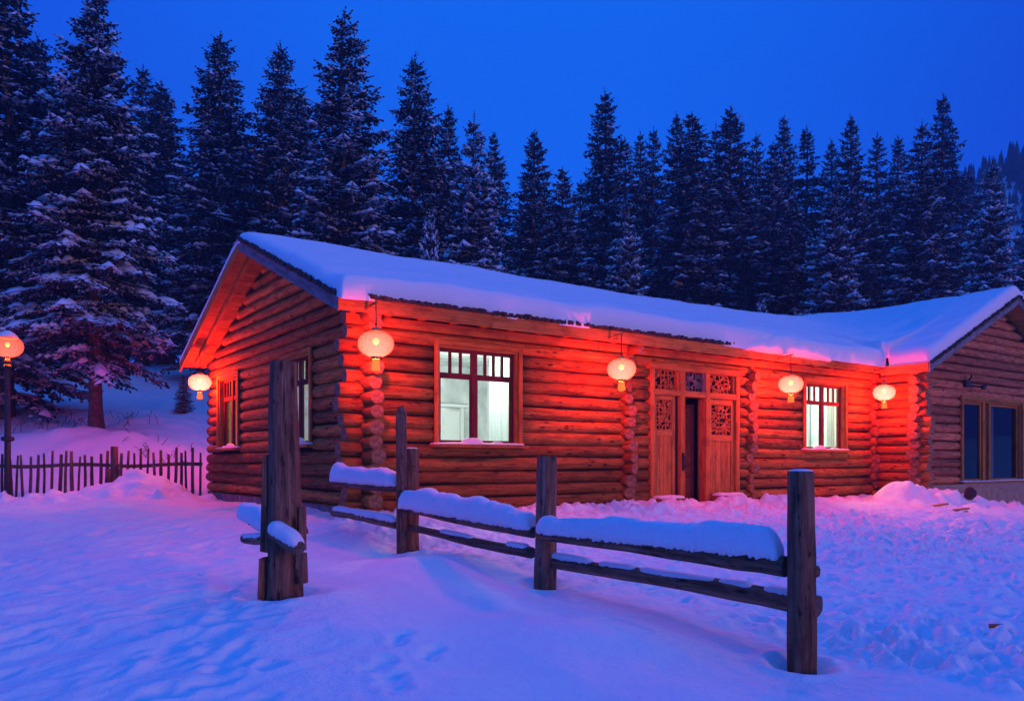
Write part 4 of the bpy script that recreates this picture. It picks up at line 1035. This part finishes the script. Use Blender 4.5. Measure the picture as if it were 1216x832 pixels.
# ------------------------------------------------------------------ rail fence in the foreground
def vpost(mb, x, y, z0, z1, r0, r1, lean=(0, 0), n=20, wob=.05, tone=None):
    N = 9; pts = []; rad = []
    for i in range(N):
        u = i / (N - 1)
        pts.append((x + lean[0] * u + random.uniform(-.004, .004), y + lean[1] * u, z0 + (z1 - z0) * u)); rad.append((r0 + (r1 - r0) * u) * random.uniform(.97, 1.03))
    pts.append((pts[-1][0], pts[-1][1], z1 + .006)); rad.append(rad[-1] * .90)
    mb.tube(pts, rad, n, capmat=1, wob=wob, tone=tone)
WP = ['post', 'post_end']
def wood_parts(mb, name, par): return mb.build(name, [M['post'], M['post_end']], par)
fo = (.315, 7.8, 0.0)
fence = thing('rail_fence', 'foreground log rail fence with snow-capped rails on three uneven posts', 'fence', fo)
def lw(mb, name, par, mats=None): return mb.build(name, mats or [M['post'], M['post_end']], par, origin=fo)
mb = MB(); vpost(mb, 2.16, 5.9, -.25, zat(560, 5.9), .108, .100, (-.01, 0)); lw(mb, 'post', fence)
mb = MB(); vpost(mb, .325, 7.8, .1, zat(542, 7.8), .108, .098, (.02, 0)); lw(mb, 'post', fence)
mb = MB(); vpost(mb, at(488, 10.05), 10.05, .2, zat(533, 10.05), .105, .10, (.01, 0)); lw(mb, 'post', fence)
mb = MB(); x_ = at(476.5, 9.8); mb.box(x_ - .062, x_ + .062, 9.80, 9.86, .2, zat(490, 9.8), jit=.008)
I = [mb.vert(p) for p in ((x_ - .058, 9.80, zat(490, 9.8)), (x_ + .058, 9.80, zat(490, 9.8)), (x_ + .02, 9.81, zat(481, 9.8)), (x_ - .045, 9.81, zat(483, 9.8)), (x_ - .058, 9.86, zat(490, 9.8)), (x_ + .058, 9.86, zat(490, 9.8)), (x_ + .02, 9.85, zat(481, 9.8)), (x_ - .045, 9.85, zat(483, 9.8)))]
for f in ((0, 1, 2, 3), (5, 4, 7, 6), (1, 5, 6, 2), (4, 0, 3, 7), (3, 2, 6, 7)): mb.face([I[k] for k in f], ((0, 0), (.0, .1), (.1, .1), (.1, 0)), .5)
lw(mb, 'upright_board', fence)
for (cx_, cy_, cz_, cr_) in ((2.15, 5.9, zat(560, 5.9), .085), (at(488, 10.05) + .01, 10.05, zat(533, 10.05), .075)):
    mb = MB(); mb.lathe([(cr_, .004), (cr_ * .92, .014), (cr_ * .6, .020), (0.001, .022)], 18, center=(cx_, cy_, cz_), ribf=lambda k: 1 + .05 * math.sin(k * 1.7)); mb.build('snow_cap', [M['cap_snow']], fence, origin=fo)
def rail(u0, v0, Y0, u1, v1, Y1, th0, th1, snow_h=0.0, snow_w=.22, snow_inset=(.02, .03), capr=.01, thin=None):
    """rail whose centre line passes the given photo points at the given depths (real 3D ends)"""
    p0 = Vector((at(u0, Y0), Y0, zat(v0, Y0))); p1 = Vector((at(u1, Y1), Y1, zat(v1, Y1)))
    mb = MB(); n = 12; pts = []; rad = []
    for i in range(n + 1):
        t = i / n; p = p0.lerp(p1, t); p.z += .012 * math.sin(t * 5 + u0) ; p.x += random.uniform(-.004, .004)
        pts.append(p); rad.append((th0 + (th1 - th0) * t) * random.uniform(.95, 1.05))
    mb.tube(pts, rad, 14, capmat=1, wob=.07, squash=.92)
    r = lw(mb, 'rail', fence)
    mb = MB(); d = (p1 - p0).normalized(); up = Vector((0, 0, 1))
    if snow_h:
        mb.loaf(p0 + d * snow_inset[0] + up * th0 * .80, p1 - d * snow_inset[1] + up * th1 * .80, snow_w * .88, snow_h, 170, 17, ragged=.038, ends=.13, grain=.0032)
    if thin:
        L = (p1 - p0).length; x = .02
        while x < L - .15:
            l = random.uniform(.25, .8); l = min(l, L - .05 - x)
            if random.random() < thin:
                a = p0 + d * x; b = p0 + d * (x + l); tt = th0 + (th1 - th0) * x / L
                mb.loaf(a + up * tt * .76, b + up * tt * .76, tt * 1.45, random.uniform(.025, .05), 26, 9, ragged=.03, ends=.08); mb.build('snow_cap', [M['cap_snow']], r, origin=fo); mb = MB()
            x += l + random.uniform(-.05, .12)
    if mb.f: mb.build('snow_cap', [M['cap_snow']], r, origin=fo)
    return r
rail(641, 635, 7.70, 934, 671, 5.98, .060, .082, snow_h=.18, snow_w=.24, snow_inset=(.0, .04))
rail(652, 665, 7.80, 972, 719, 6.00, .062, .088, thin=.85)
rail(479, 604, 9.85, 634, 632, 7.92, .050, .060, snow_h=.20, snow_w=.24, snow_inset=(.0, .0))
rail(485, 627, 9.95, 631, 656, 7.95, .045, .060, thin=.8)
rail(397, 573, 10.9, 474, 579, 9.95, .060, .055, snow_h=.19, snow_w=.26, snow_inset=(.0, .0))
rail(396, 608, 10.95, 474, 622, 9.95, .060, .055, snow_h=.05, snow_w=.13, thin=.6)
mb = MB(); mb.tube([(at(958, 6.05), 6.05, zat(677, 6.05)), (at(969, 6.08), 6.08, zat(678, 6.08))], [.055, .05], 12, capmat=1, wob=.05); lw(mb, 'rail_stub', fence)

# big gate post with broken rails
go = (-2.07, 7.2, 0.0)
gp = thing('gate_post', 'tallest weathered post in the left foreground with short broken rails and snow on them', 'post', go)
def gb(mb, name, par, mats=None): return mb.build(name, mats or [M['post'], M['post_end']], par, origin=go)
mb = MB(); N_ = 14; pts = []; rad = []
zt_ = zat(431, 7.2)
for i in range(N_):
    u = i / (N_ - 1); pts.append((-2.07 + .01 * math.sin(u * 5), 7.2, .05 + (zt_ - .05) * u)); rad.append(.170 - .052 * u ** .9 + random.uniform(-.004, .004))
pts.append((pts[-1][0], 7.2, zt_ + .012)); rad.append(rad[-1] * .93)
mb.tube(pts, rad, 26, capmat=1, wob=.06); post_o = gb(mb, 'post_trunk', gp)
slabs = MB(); mb = slabs; mb.box(-2.26, -2.20, 7.14, 7.30, zat(655, 7.2), zat(540, 7.2), jit=.015); gb(mb, 'side_slab', gp); mb = MB(); mb.box(-2.27, -2.22, 7.1, 7.2, .2, zat(660, 7.2), jit=.015); gb(mb, 'side_slab', gp); mb = MB(); mb.box(-1.93, -1.86, 7.08, 7.2, zat(690, 7.2), zat(655, 7.2), jit=.012); gb(mb, 'side_slab', gp); mb = MB(); mb.box(-1.915, -1.87, 7.12, 7.22, zat(652, 7.2), zat(600, 7.2), jit=.01); gb(mb, 'side_slab', gp)
def stub(P0, P1, r0, r1, sh=0, sw=.2):
    mb = MB(); P0, P1 = Vector(P0), Vector(P1)
    pts = [P0.lerp(P1, t) + Vector((0, 0, .01 * math.sin(t * 7))) for t in (0, .25, .5, .75, .97, 1)]
    mb.tube(pts, [r0, r0, (r0 + r1) / 2, r1, r1, r1 * .88], 14, capmat=1, wob=.09); o = gb(mb, 'broken_rail', gp)
    if sh:
        mb = MB(); mb.loaf(P0 + Vector((0, 0, r0 * .55)), P1 + Vector((0, 0, r1 * .55)), sw, sh, 34, 11, ragged=.03, ends=.14); mb.build('snow_cap', [M['cap_snow']], o, origin=go)
stub((-2.14, 7.05, zat(632, 7.05)), (at(357, 6.85), 6.85, zat(652, 6.85)), .05, .058, .10, .15)
stub((-2.15, 7.3, zat(638, 7.2)), (at(291, 8.3), 8.3, zat(613, 8.3)), .055, .045, .16, .22)
stub((-2.15, 7.35, zat(640, 7.3)), (at(290, 7.9), 7.9, zat(640, 7.9)), .055, .05, .03, .10)
stub((-2.05, 7.3, zat(630, 7.3)), (at(364, 7.4), 7.4, zat(629, 7.4)), .045, .04)

# ------------------------------------------------------------------ picket fence at the left
pfx0, pfx1 = at(-60, 17.3), at(237, 18.1)
pf = thing('picket_fence', 'low rustic picket fence of thin uneven sticks between the lamp post and the cabin', 'fence', ((pfx0 + pfx1) / 2, 17.7, .8))
po = tuple(pf.location)
def pY(u): return 17.3 + (u + 60) / 297 * .8
def pb(mb, name): return mb.build(name, [M['picket'], M['post_end']], pf, origin=po)
u = -58
while u < 243:
    Y = pY(u); x = at(u, Y); gz = g1(x, Y)
    top = zat(random.uniform(534, 542) if u < 125 else random.uniform(531, 540), Y); mb = MB(); w = random.uniform(.026, .040)
    if abs(u - 136) > 5:
        l = random.uniform(-.05, .05); b = random.uniform(-.015, .015)
        mb.tube([(x, Y, gz - .15), (x + l * .5 + b, Y, (gz + top) / 2), (x + l, Y, top)], [w, w * .95, w * .75], 7, capmat=1, wob=.12); pb(mb, 'picket')
    u += random.uniform(6.6, 9.4)
mb = MB(); ps = [(at(u_, pY(u_) + .05), pY(u_) + .05, zat(553 + 1.2 * math.sin(u_ * .05) - u_ * .006, pY(u_))) for u_ in range(-60, 250, 12)]
mb.tube(ps, .042, 8, wob=.12); pb(mb, 'rail')
mb = MB(); vpost(mb, at(136, 17.9), 17.9, .5, zat(530, 17.9), .085, .075); pb(mb, 'post')
mb = MB(); vpost(mb, at(129, 17.8), 17.8, .5, zat(556, 17.8), .085, .07); pb(mb, 'post')
mb = MB(); vpost(mb, at(12, 17.6), 17.6, .5, zat(545, 17.6), .08, .07, (-.06, 0)); pb(mb, 'post')

# ------------------------------------------------------------------ small things
def lump(mb, c, r, seed, mat=0, sq=(1, 1, 1)):
    rnd = random.Random(seed); n = 14; m = 8; rings = []
    for j in range(m + 1):
        ph = math.pi * j / m; ring = []
        for k in range(n):
            th = 6.283 * k / n; rr = r * (1 + rnd.uniform(-.14, .14))
            ring.append(mb.vert((c[0] + rr * sq[0] * math.sin(ph) * math.cos(th), c[1] + rr * sq[1] * math.sin(ph) * math.sin(th), c[2] + rr * sq[2] * math.cos(ph))))
        rings.append(ring)
    for j in range(m):
        for k in range(n): mb.face((rings[j][k], rings[j + 1][k], rings[j + 1][(k + 1) % n], rings[j][(k + 1) % n]), ((k * .03, j * .03),) * 4, .5, mat, False)
x, y = at(1152, 17.9), 17.9
mb = MB(); lump(mb, (x, y, g1(x, y) + .12), .13, 4, sq=(1, .9, 1.1)); o = mb.build('stump', [M['shingle']]); o['label'] = 'small dark charred stump in the snow heap below the wing'; o['category'] = 'stump'
for (u_, v_, Y_, L_, a_, lab) in ((1115, 613, 16.8, .42, .3, 'broken reddish plank lying left of the other by the snow heap'), (1140, 618, 16.3, .36, .05, 'broken reddish plank nearest the dark stump'), (1183, 746, 6.7, .10, -.5, 'small brown bark chip on trampled snow at the lower right')):
    x, y = at(u_, Y_), Y_; mb = MB(); c, s_ = math.cos(a_), math.sin(a_)
    mb.T = lambda p, c=c, s_=s_, x=x, y=y, z=g1(x, y) + .05: (x + p[0] * c - p[1] * s_, y + p[0] * s_ + p[1] * c, z + p[2] + p[0] * .12)
    mb.box(-L_ / 2, L_ / 2, -L_ * .13, L_ * .13, 0, .03, jit=.008); o = mb.build('plank' if L_ > .2 else 'bark_chip', [M['board']]); o['label'] = lab; o['category'] = 'plank' if L_ > .2 else 'bark chip'

def twig_bush(cx, cy_, n, h, label, seed, spread=.8):
    rnd = random.Random(seed); mb = MB(); gz = g1(cx, cy_)
    for _ in range(n):
        a = rnd.uniform(0, 6.28); x, y = cx + rnd.uniform(-spread, spread) * .8, cy_ + rnd.uniform(-spread, spread) * .5
        p = Vector((x, y, g1(x, y) - .05)); d = Vector((math.cos(a) * .6, math.sin(a) * .4, 1)).normalized(); L = h * rnd.uniform(.5, 1.1); pts = [p]
        for k in range(4):
            d = (d + Vector((rnd.uniform(-.3, .3), rnd.uniform(-.3, .3), rnd.uniform(-.25, .1)))).normalized(); p = p + d * L / 4; pts.append(p)
        mb.tube(pts, [.010, .009, .007, .005, .003], 5)
        for j in (2, 3):
            e = (d + Vector((rnd.uniform(-.9, .9), rnd.uniform(-.9, .9), .1))).normalized(); mb.tube([pts[j], pts[j] + e * L * .25, pts[j] + e * L * .4 + Vector((0, 0, -.03))], [.006, .004, .002], 4)
    o = mb.build('bare_bush', [M['picket']], origin=(cx, cy_, gz)); o.location = (cx, cy_, gz); o['label'] = label; o['category'] = 'bush'; o['group'] = 'bare twigs in the snow at the left'
twig_bush(at(60, 22.5), 22.5, 22, .6, 'bare brown twigs at the forest edge left of the big lit trunk', 1, 1.6)
twig_bush(at(185, 21.0), 21.0, 18, .4, 'low bare twigs in the snow between the big trunk and the cabin', 2, 1.2)
twig_bush(at(150, 23.5), 23.5, 16, .5, 'thin bare twigs just behind the big trunk to its right', 3, 1.2)

# ------------------------------------------------------------------ spruces
def spruce_proto(seed, H=12.0, R=2.1, first=.10, levels=30, per=6, twigs=11, snow=.6, droop=.30, sub=True, tw=.10, gap=.0):
    rng = np.random.default_rng(seed)
    Vn = []; Fn = []; Vs = []; Fs = []; Vb = []; Fb = []
    def quad(V, F, a, b, c, d):
        i = len(V); V.extend((a, b, c, d)); F.append((i, i + 1, i + 2, i + 3))
    def frond(p, d, L, w, sn):
        """diamond chain of needles along direction d; optional snow pad"""
        side = np.cross(d, (0, 0, 1)); nn = np.linalg.norm(side); side = side / nn if nn > 1e-4 else np.array((1., 0, 0))
        roll = rng.normal(0, .45); up = np.cross(side, d); sd = side * math.cos(roll) + up * math.sin(roll)
        k = 2; q0 = p
        for j in range(k):
            dd = d + np.array((0, 0, -.12 * j)); q1 = q0 + dd * L / k
            m = (q0 + q1) / 2; ww = w * (1 - .3 * j) * rng.uniform(.8, 1.2)
            quad(Vn, Fn, q0, m + sd * ww + dd * L * .12, q1, m - sd * ww + dd * L * .12)
            q0 = q1
        if sn > 0:
            s0 = rng.uniform(0, .3); s1 = rng.uniform(.6, 1.05); a = p + d * L * s0; b = p + d * L * s1; m = (a + b) / 2; ww = w * sn * rng.uniform(.6, 1.05)
            t = np.array((0, 0, .025 + .03 * sn)); z = np.array((0, 0, .03)); ww *= 1.45
            i = len(Vs); Vs.extend((a + z, m + side * ww, b + z, m - side * ww, m + t + d * L * .05)); Fs.extend(((i, i + 1, i + 4, i + 4), (i + 1, i + 2, i + 4, i + 4), (i + 2, i + 3, i + 4, i + 4), (i + 3, i, i + 4, i + 4)))
    # trunk
    n = 10; rings = 14; br = .0115 * H
    for i in range(rings):
        u = i / (rings - 1); r = br * (1 - u) ** .8 + .012 + (.10 * math.exp(-u * 30) * br / .2); ox, oy = .05 * math.sin(u * 5 + seed), .05 * math.cos(u * 4 + seed)
        for k in range(n):
            a = 6.283 * k / n; Vb.append((ox + r * math.cos(a), oy + r * math.sin(a), -.4 + (H + .35) * u))
    for i in range(rings - 1):
        for k in range(n): Fb.append((i * n + k, i * n + (k + 1) % n, (i + 1) * n + (k + 1) % n, (i + 1) * n + k))
    lo = math.log(1.0)
    for lv in range(levels):
        u = (lv + rng.uniform(-.3, .3)) / levels; u = min(max(u, 0), .985); hz = H * (first + (1 - first) * (u ** .93))
        env = R * (1 - u) ** .70 * (1 - .35 * math.exp(-u * 14))
        cnt = per if u < .8 else max(3, per - 2); a0 = rng.uniform(0, 6.28)
        for bno in range(cnt):
            if rng.random() < gap: continue
            az = a0 + 6.283 * bno / cnt + rng.uniform(-.35, .35); L = max(.12, env * rng.uniform(.62, 1.12))
            elev = -.22 + .75 * u ** 1.2 + rng.normal(0, .08); dr = droop * (1 - .5 * u) * rng.uniform(.7, 1.3)
            ca, sa = math.cos(az), math.sin(az); base = np.array((0, 0, hz + rng.uniform(-.12, .12)))
            sb = np.clip(snow * rng.uniform(.3, 1.6), 0, 1.3)
            def P(t): return base + np.array((ca * L * t, sa * L * t, L * (elev * t - dr * t * t + .16 * t ** 4)))
            # branch wood
            for j in range(3):
                a, b = P(j / 3 * .95), P((j + 1) / 3 * .95); w = .016 * (1 - j / 3.5) * (L / R + .3); s_ = np.array((-sa, ca, 0)) * w
                i = len(Vb); Vb.extend((a - s_, a + s_, b + s_ * .7, b - s_ * .7)); Fb.append((i, i + 1, i + 2, i + 3))
                i = len(Vb); z = np.array((0, 0, w)); Vb.extend((a - z, a + z, b + z * .7, b - z * .7)); Fb.append((i, i + 1, i + 2, i + 3))
            nt = max(3, int(twigs * (L / R) ** .6 + 1))
            for j in range(nt):
                t = .12 + .88 * (j + rng.uniform(0, .8)) / nt; t = min(t, 1)
                p = P(t); tl = (L * .36 * (1 - t) ** .7 + .10 + .05 * L) * rng.uniform(.75, 1.2)
                sn_here = sb * (.35 + .65 * t)
                for sg in (-1, 1):
                    an = az + sg * (math.radians(52) + rng.normal(0, .15)); d = np.array((math.cos(an), math.sin(an), elev * .5 - dr * t * 1.1 - .12 + rng.normal(0, .07)))
                    frond(p, d, tl, tw, (rng.uniform(.5, 1.0) if rng.random() < sn_here else 0))
                    if sub and tl > .34:
                        for kk in (.35, .6, .8):
                            for s2 in (-1, 1):
                                a2 = an + s2 * .8; d2 = np.array((math.cos(a2), math.sin(a2), d[2] - .10)); frond(p + d * tl * kk, d2, tl * .42 * (1.15 - kk), tw * .62, (rng.uniform(.5, .9) if rng.random() < sn_here * .7 else 0))
                # hanging needles fill under the branch
                if rng.random() < .65:
                    d = np.array((ca * .4 + rng.normal(0, .3), sa * .4 + rng.normal(0, .3), -1.0)); frond(p, d, .16 + .06 * L, tw * .7, 0)
            d = P(1) - P(.9); d = d / (np.linalg.norm(d) + 1e-9); frond(P(.97), d, .18, tw * .7, .7 if rng.random() < sb else 0)
            if sb > .42 and L > .4:   # heavier pads of snow along the branch
                for j in range(rng.integers(2, 5)):
                    t0 = rng.uniform(.40, .88); t1 = min(1.04, t0 + rng.uniform(.12, .3)); a, b = P(t0), P(t1); w = rng.uniform(.07, .17) * (.6 + .5 * sb) * (R / 2.1); s_ = np.array((-sa, ca, 0)) * w; m = (a + b) / 2; z = np.array((0, 0, .05)); t = np.array((0, 0, .07 + w * .6))
                    i = len(Vs); Vs.extend((a + z, m + s_ + z * .2, b, m - s_ + z * .2, m + t * .9 - (b - a) * .15, m + t * .8 + (b - a) * .2)); Fs.extend(((i, i + 1, i + 4, i + 4), (i + 1, i + 5, i + 4, i + 4), (i + 1, i + 2, i + 5, i + 5), (i + 2, i + 3, i + 5, i + 5), (i + 3, i + 4, i + 5, i + 5), (i + 3, i, i + 4, i + 4)))
    for k in range(5): frond(np.array((0, 0, H - .25 + k * .06)), np.array((rng.normal(0, .2), rng.normal(0, .2), 1.)), .25, .03, 0)
    def me(name, V, F, mat, tri=False):
        V = np.array(V, dtype=np.float32); F = np.array(F, dtype=np.int32)
        m = bpy.data.meshes.new(name)
        if tri: F = F[:, :3] if True else F
        m.vertices.add(len(V)); m.vertices.foreach_set('co', V.ravel()); m.loops.add(F.size); m.loops.foreach_set('vertex_index', F.ravel())
        m.polygons.add(len(F)); m.polygons.foreach_set('loop_start', np.arange(0, F.size, F.shape[1], dtype=np.int32)); m.update(calc_edges=True); m.materials.append(mat)
        return m
    off = len(Vn); nF = len(Fn)
    crown = bpy.data.meshes.new('crown'); Fq = np.array(Fn, dtype=np.int32); Ft = np.array(Fs, dtype=np.int32)[:, :3] + off if Fs else np.zeros((0, 3), np.int32)
    V = np.array(Vn + Vs, dtype=np.float32); crown.vertices.add(len(V)); crown.vertices.foreach_set('co', V.ravel())
    li = np.concatenate([Fq.ravel(), Ft.ravel()]); crown.loops.add(len(li)); crown.loops.foreach_set('vertex_index', li)
    st = np.concatenate([np.arange(0, Fq.size, 4), Fq.size + np.arange(0, Ft.size, 3)]).astype(np.int32)
    crown.polygons.add(len(st)); crown.polygons.foreach_set('loop_start', st); crown.update(calc_edges=True)
    crown.materials.append(M['needle']); crown.materials.append(M['cap_snow'])
    crown.polygons.foreach_set('material_index', np.concatenate([np.zeros(nF, np.int32), np.ones(len(Ft), np.int32)]))
    return (me('trunk', Vb, Fb, M['trunk']), crown), H, R

def place_spruce(proto, x, y, top, rad, label, group, rz=None, name='spruce_tree', base=None):
    (mt, mc), H, R = proto
    gz = g1(x, y) if base is None else base
    r = thing(name, label, 'spruce', (x, y, gz), random.uniform(0, 6.28) if rz is None else rz, group)
    sz = (top - gz) / H; sr = rad / R; r.scale = (sr, sr, sz)
    for nm, m in (('trunk', mt), ('crown', mc)):
        o = bpy.data.objects.new(nm, m); C.objects.link(o); o.parent = r
    return r

PR = {}
PR['A'] = spruce_proto(1, 12, 2.2, first=.17, levels=36, per=7, twigs=13, snow=.75, droop=.30, tw=.060)
PR['B'] = spruce_proto(2, 12, 2.1, first=.06, levels=34, per=7, twigs=12, snow=.40, droop=.32, tw=.065)
PR['C'] = spruce_proto(3, 12, 2.0, first=.06, levels=34, per=7, twigs=12, snow=.80, droop=.28, tw=.060)
PR['D'] = spruce_proto(4, 15, 2.2, first=.10, levels=38, per=7, twigs=9, snow=.48, droop=.34, sub=False, tw=.115)
PR['E'] = spruce_proto(5, 15, 2.0, first=.14, levels=34, per=6, twigs=9, snow=.36, droop=.40, sub=False, tw=.12)
PR['F'] = spruce_proto(6, 15, 2.3, first=.08, levels=36, per=7, twigs=9, snow=.6, droop=.30, sub=False, tw=.115)
PR['S'] = spruce_proto(13, 12, 2.1, first=.05, levels=32, per=7, twigs=12, snow=1.5, droop=.34, tw=.070)
PR['G'] = spruce_proto(7, 6, 1.7, first=.05, levels=22, per=7, twigs=10, snow=1.5, droop=.30, tw=.06)
PR['H'] = spruce_proto(8, 18, 2.0, first=.25, levels=36, per=6, twigs=8, snow=.15, droop=.36, sub=False, tw=.13, gap=.12)

TG = 'spruces standing in front of the forest'
# (top u, top v, half-width px near the foot, depth, prototype, label)
TREES = [
 (8, -45, 92, 24.0, 'B', 'huge dark spruce cut by the left edge of the picture'),
 (114, -12, 100, 22.0, 'A', 'tall spruce with its reddish trunk showing, standing behind the picket fence'),
 (44, 45, 60, 33, 'D', 'dark spruce whose tip shows between the two biggest trees at the left'),
 (170, 80, 45, 38, 'E', 'thin dark spruce just right of the big lit trunk tree'),
 (192, 98, 52, 40, 'D', 'narrow spruce with the second tip right of the big lit trunk tree'),
 (262, 42, 68, 34, 'B', 'tall broad dark spruce rising left of the cabin gable'),
 (333, 55, 62, 36, 'B', 'dark spruce directly above the cabin gable peak'),
 (357, 110, 45, 42, 'D', 'smaller dark spruce tucked between two tall ones above the gable'),
 (409, 18, 76, 29, 'C', 'very tall snow-dusted spruce with a needle-thin tip behind the near end of the roof'),
 (493, 68, 62, 34, 'B', 'broad bushy dark spruce behind the roof, next right of the tallest thin-tipped one'),
 (532, 128, 38, 42, 'D', 'narrow dark spruce behind the bushy one over the roof'),
 (563, 138, 46, 30, 'S', 'snow-dusted spruce with pinkish branches rising behind the roof'),
 (586, 160, 42, 40, 'F', 'dark spruce just right of the snow-dusted pinkish one'),
 (511, 245, 22, 25.5, 'G', 'little snow-laden fir poking just above the roof snow'),
 (635, 157, 44, 44, 'D', 'lone pointed spruce standing clear of its neighbours over the middle of the roof'),
 (668, 200, 44, 38, 'F', 'shorter frosted spruce in front, right of the lone pointed one'),
 (690, 215, 34, 52, 'E', 'faint spruce in the gap left of the tall slender one over the roof'),
 (718, 110, 46, 46, 'D', 'tall slender spruce with the highest tip over the middle of the roof'),
 (742, 165, 36, 54, 'E', 'dark spruce leaning on the right flank of the tall slender one'),
 (744, 235, 34, 36, 'S', 'short snowy spruce low against the roof in the middle'),
 (760, 158, 30, 56, 'D', 'narrow spruce in the dense row, first left of a close twin pair'),
 (776, 153, 32, 54, 'E', 'narrow spruce in the dense row, second right of the tall slender one'),
 (803, 137, 36, 50, 'D', 'left tree of a close pair of tall spruces right of the middle'),
 (822, 136, 58, 42, 'F', 'wide heavy spruce in front of a close pair, right of the middle'),
 (850, 150, 30, 56, 'E', 'slim spruce tip half hidden left of a broad tall spruce'),
 (868, 128, 52, 44, 'D', 'broad tall spruce with a bare trunk foot, behind the door end of the roof'),
 (898, 160, 34, 56, 'F', 'spruce tip in a gap right of the broad tall spruce'),
 (918, 170, 42, 46, 'F', 'pale frosted spruce in front of the darker row right of the middle'),
 (931, 138, 34, 52, 'D', 'dark spruce rising above the pale frosted one'),
 (958, 152, 36, 52, 'E', 'dark spruce directly left above the snowiest spruce'),
 (987, 168, 32, 56, 'D', 'shadowy spruce right behind the snowiest spruce'),
 (1010, 140, 38, 50, 'D', 'tall spruce rising right above the snowiest spruce'),
 (1042, 160, 34, 54, 'E', 'dark spruce standing second right of the snowiest spruce top'),
 (1067, 163, 34, 50, 'D', 'dark spruce close left of a wide frosted one near the right'),
 (1095, 147, 46, 42, 'F', 'wide frosted spruce left of the tallest right-hand spruce'),
 (1120, 114, 40, 54, 'H', 'tallest spruce near the right with a long bare upper trunk'),
 (990, 226, 50, 34.5, 'S', 'snowiest broad young spruce in front of the row above the roof valley'),
 (1178, 192, 44, 36, 'S', 'rounded snowy spruce behind the wing roof at the right'),
 (1236, 230, 46, 46, 'F', 'spruce cut by the right edge behind the wing'),
 (905, 350, 17, 33, 'G', 'tiny frosted sapling peeking over the roof below the dark row'),
 (1150, 205, 30, 60, 'E', 'dim spruce between the tallest right-hand one and the far hill'),
 (218, 445, 11, 25.5, 'B', 'small dark sapling standing on the snow left of the cabin back corner'),
]
for (u_, v_, hw, Y_, k_, lab) in TREES:
    x = at(u_, Y_); place_spruce(PR[k_], x, Y_, zat(v_, Y_), hw * (1.12 if k_ == 'A' else 1.38) / 942 * Y_, lab, TG)
# the deeper wood
rng2 = np.random.default_rng(77); nfill = 0
FG = 'spruces deep in the wood behind'
tops = [(t[0], t[1]) for t in TREES]
for _ in range(2000):
    if nfill >= 190: break
    Y_ = rng2.uniform(40, 92); u_ = rng2.uniform(-260, 1330); x = at(u_, Y_)
    lim = 115 + 95 * (u_ > 420) * 1.0 - (30 if u_ < 250 else 0); v_ = lim + rng2.uniform(15, 130)
    top = zat(v_, Y_); gz = g1(x, Y_)
    if top - gz < 7: top = gz + rng2.uniform(7, 10)
    if top - gz > 24: top = gz + rng2.uniform(18, 24)
    k_ = 'DEFDEH'[rng2.integers(0, 6)]
    place_spruce(PR[k_], x, Y_, top, rng2.uniform(2.4, 3.4), 'dim spruce deep in the dark wood, hardly told apart from those around it', FG); nfill += 1

# ------------------------------------------------------------------ cold evening air
HAZE = .0020
hb = MB(); hb.box(-110, 340, -12, 262, -30, 125); 
hm = bpy.data.materials.new('haze'); hm.use_nodes = True; hn = hm.node_tree; hn.nodes.clear()
ho = hn.nodes.new('ShaderNodeOutputMaterial'); hv = hn.nodes.new('ShaderNodeVolumePrincipled')
hv.inputs['Color'].default_value = (.24, .60, 1.0, 1); hv.inputs['Density'].default_value = HAZE
hn.links.new(hv.outputs[0], ho.inputs['Volume'])
h_o = hb.build('haze', [hm]); h_o['kind'] = 'stuff'; h_o['label'] = 'thin cold evening haze lying over the whole place'; h_o['category'] = 'haze'
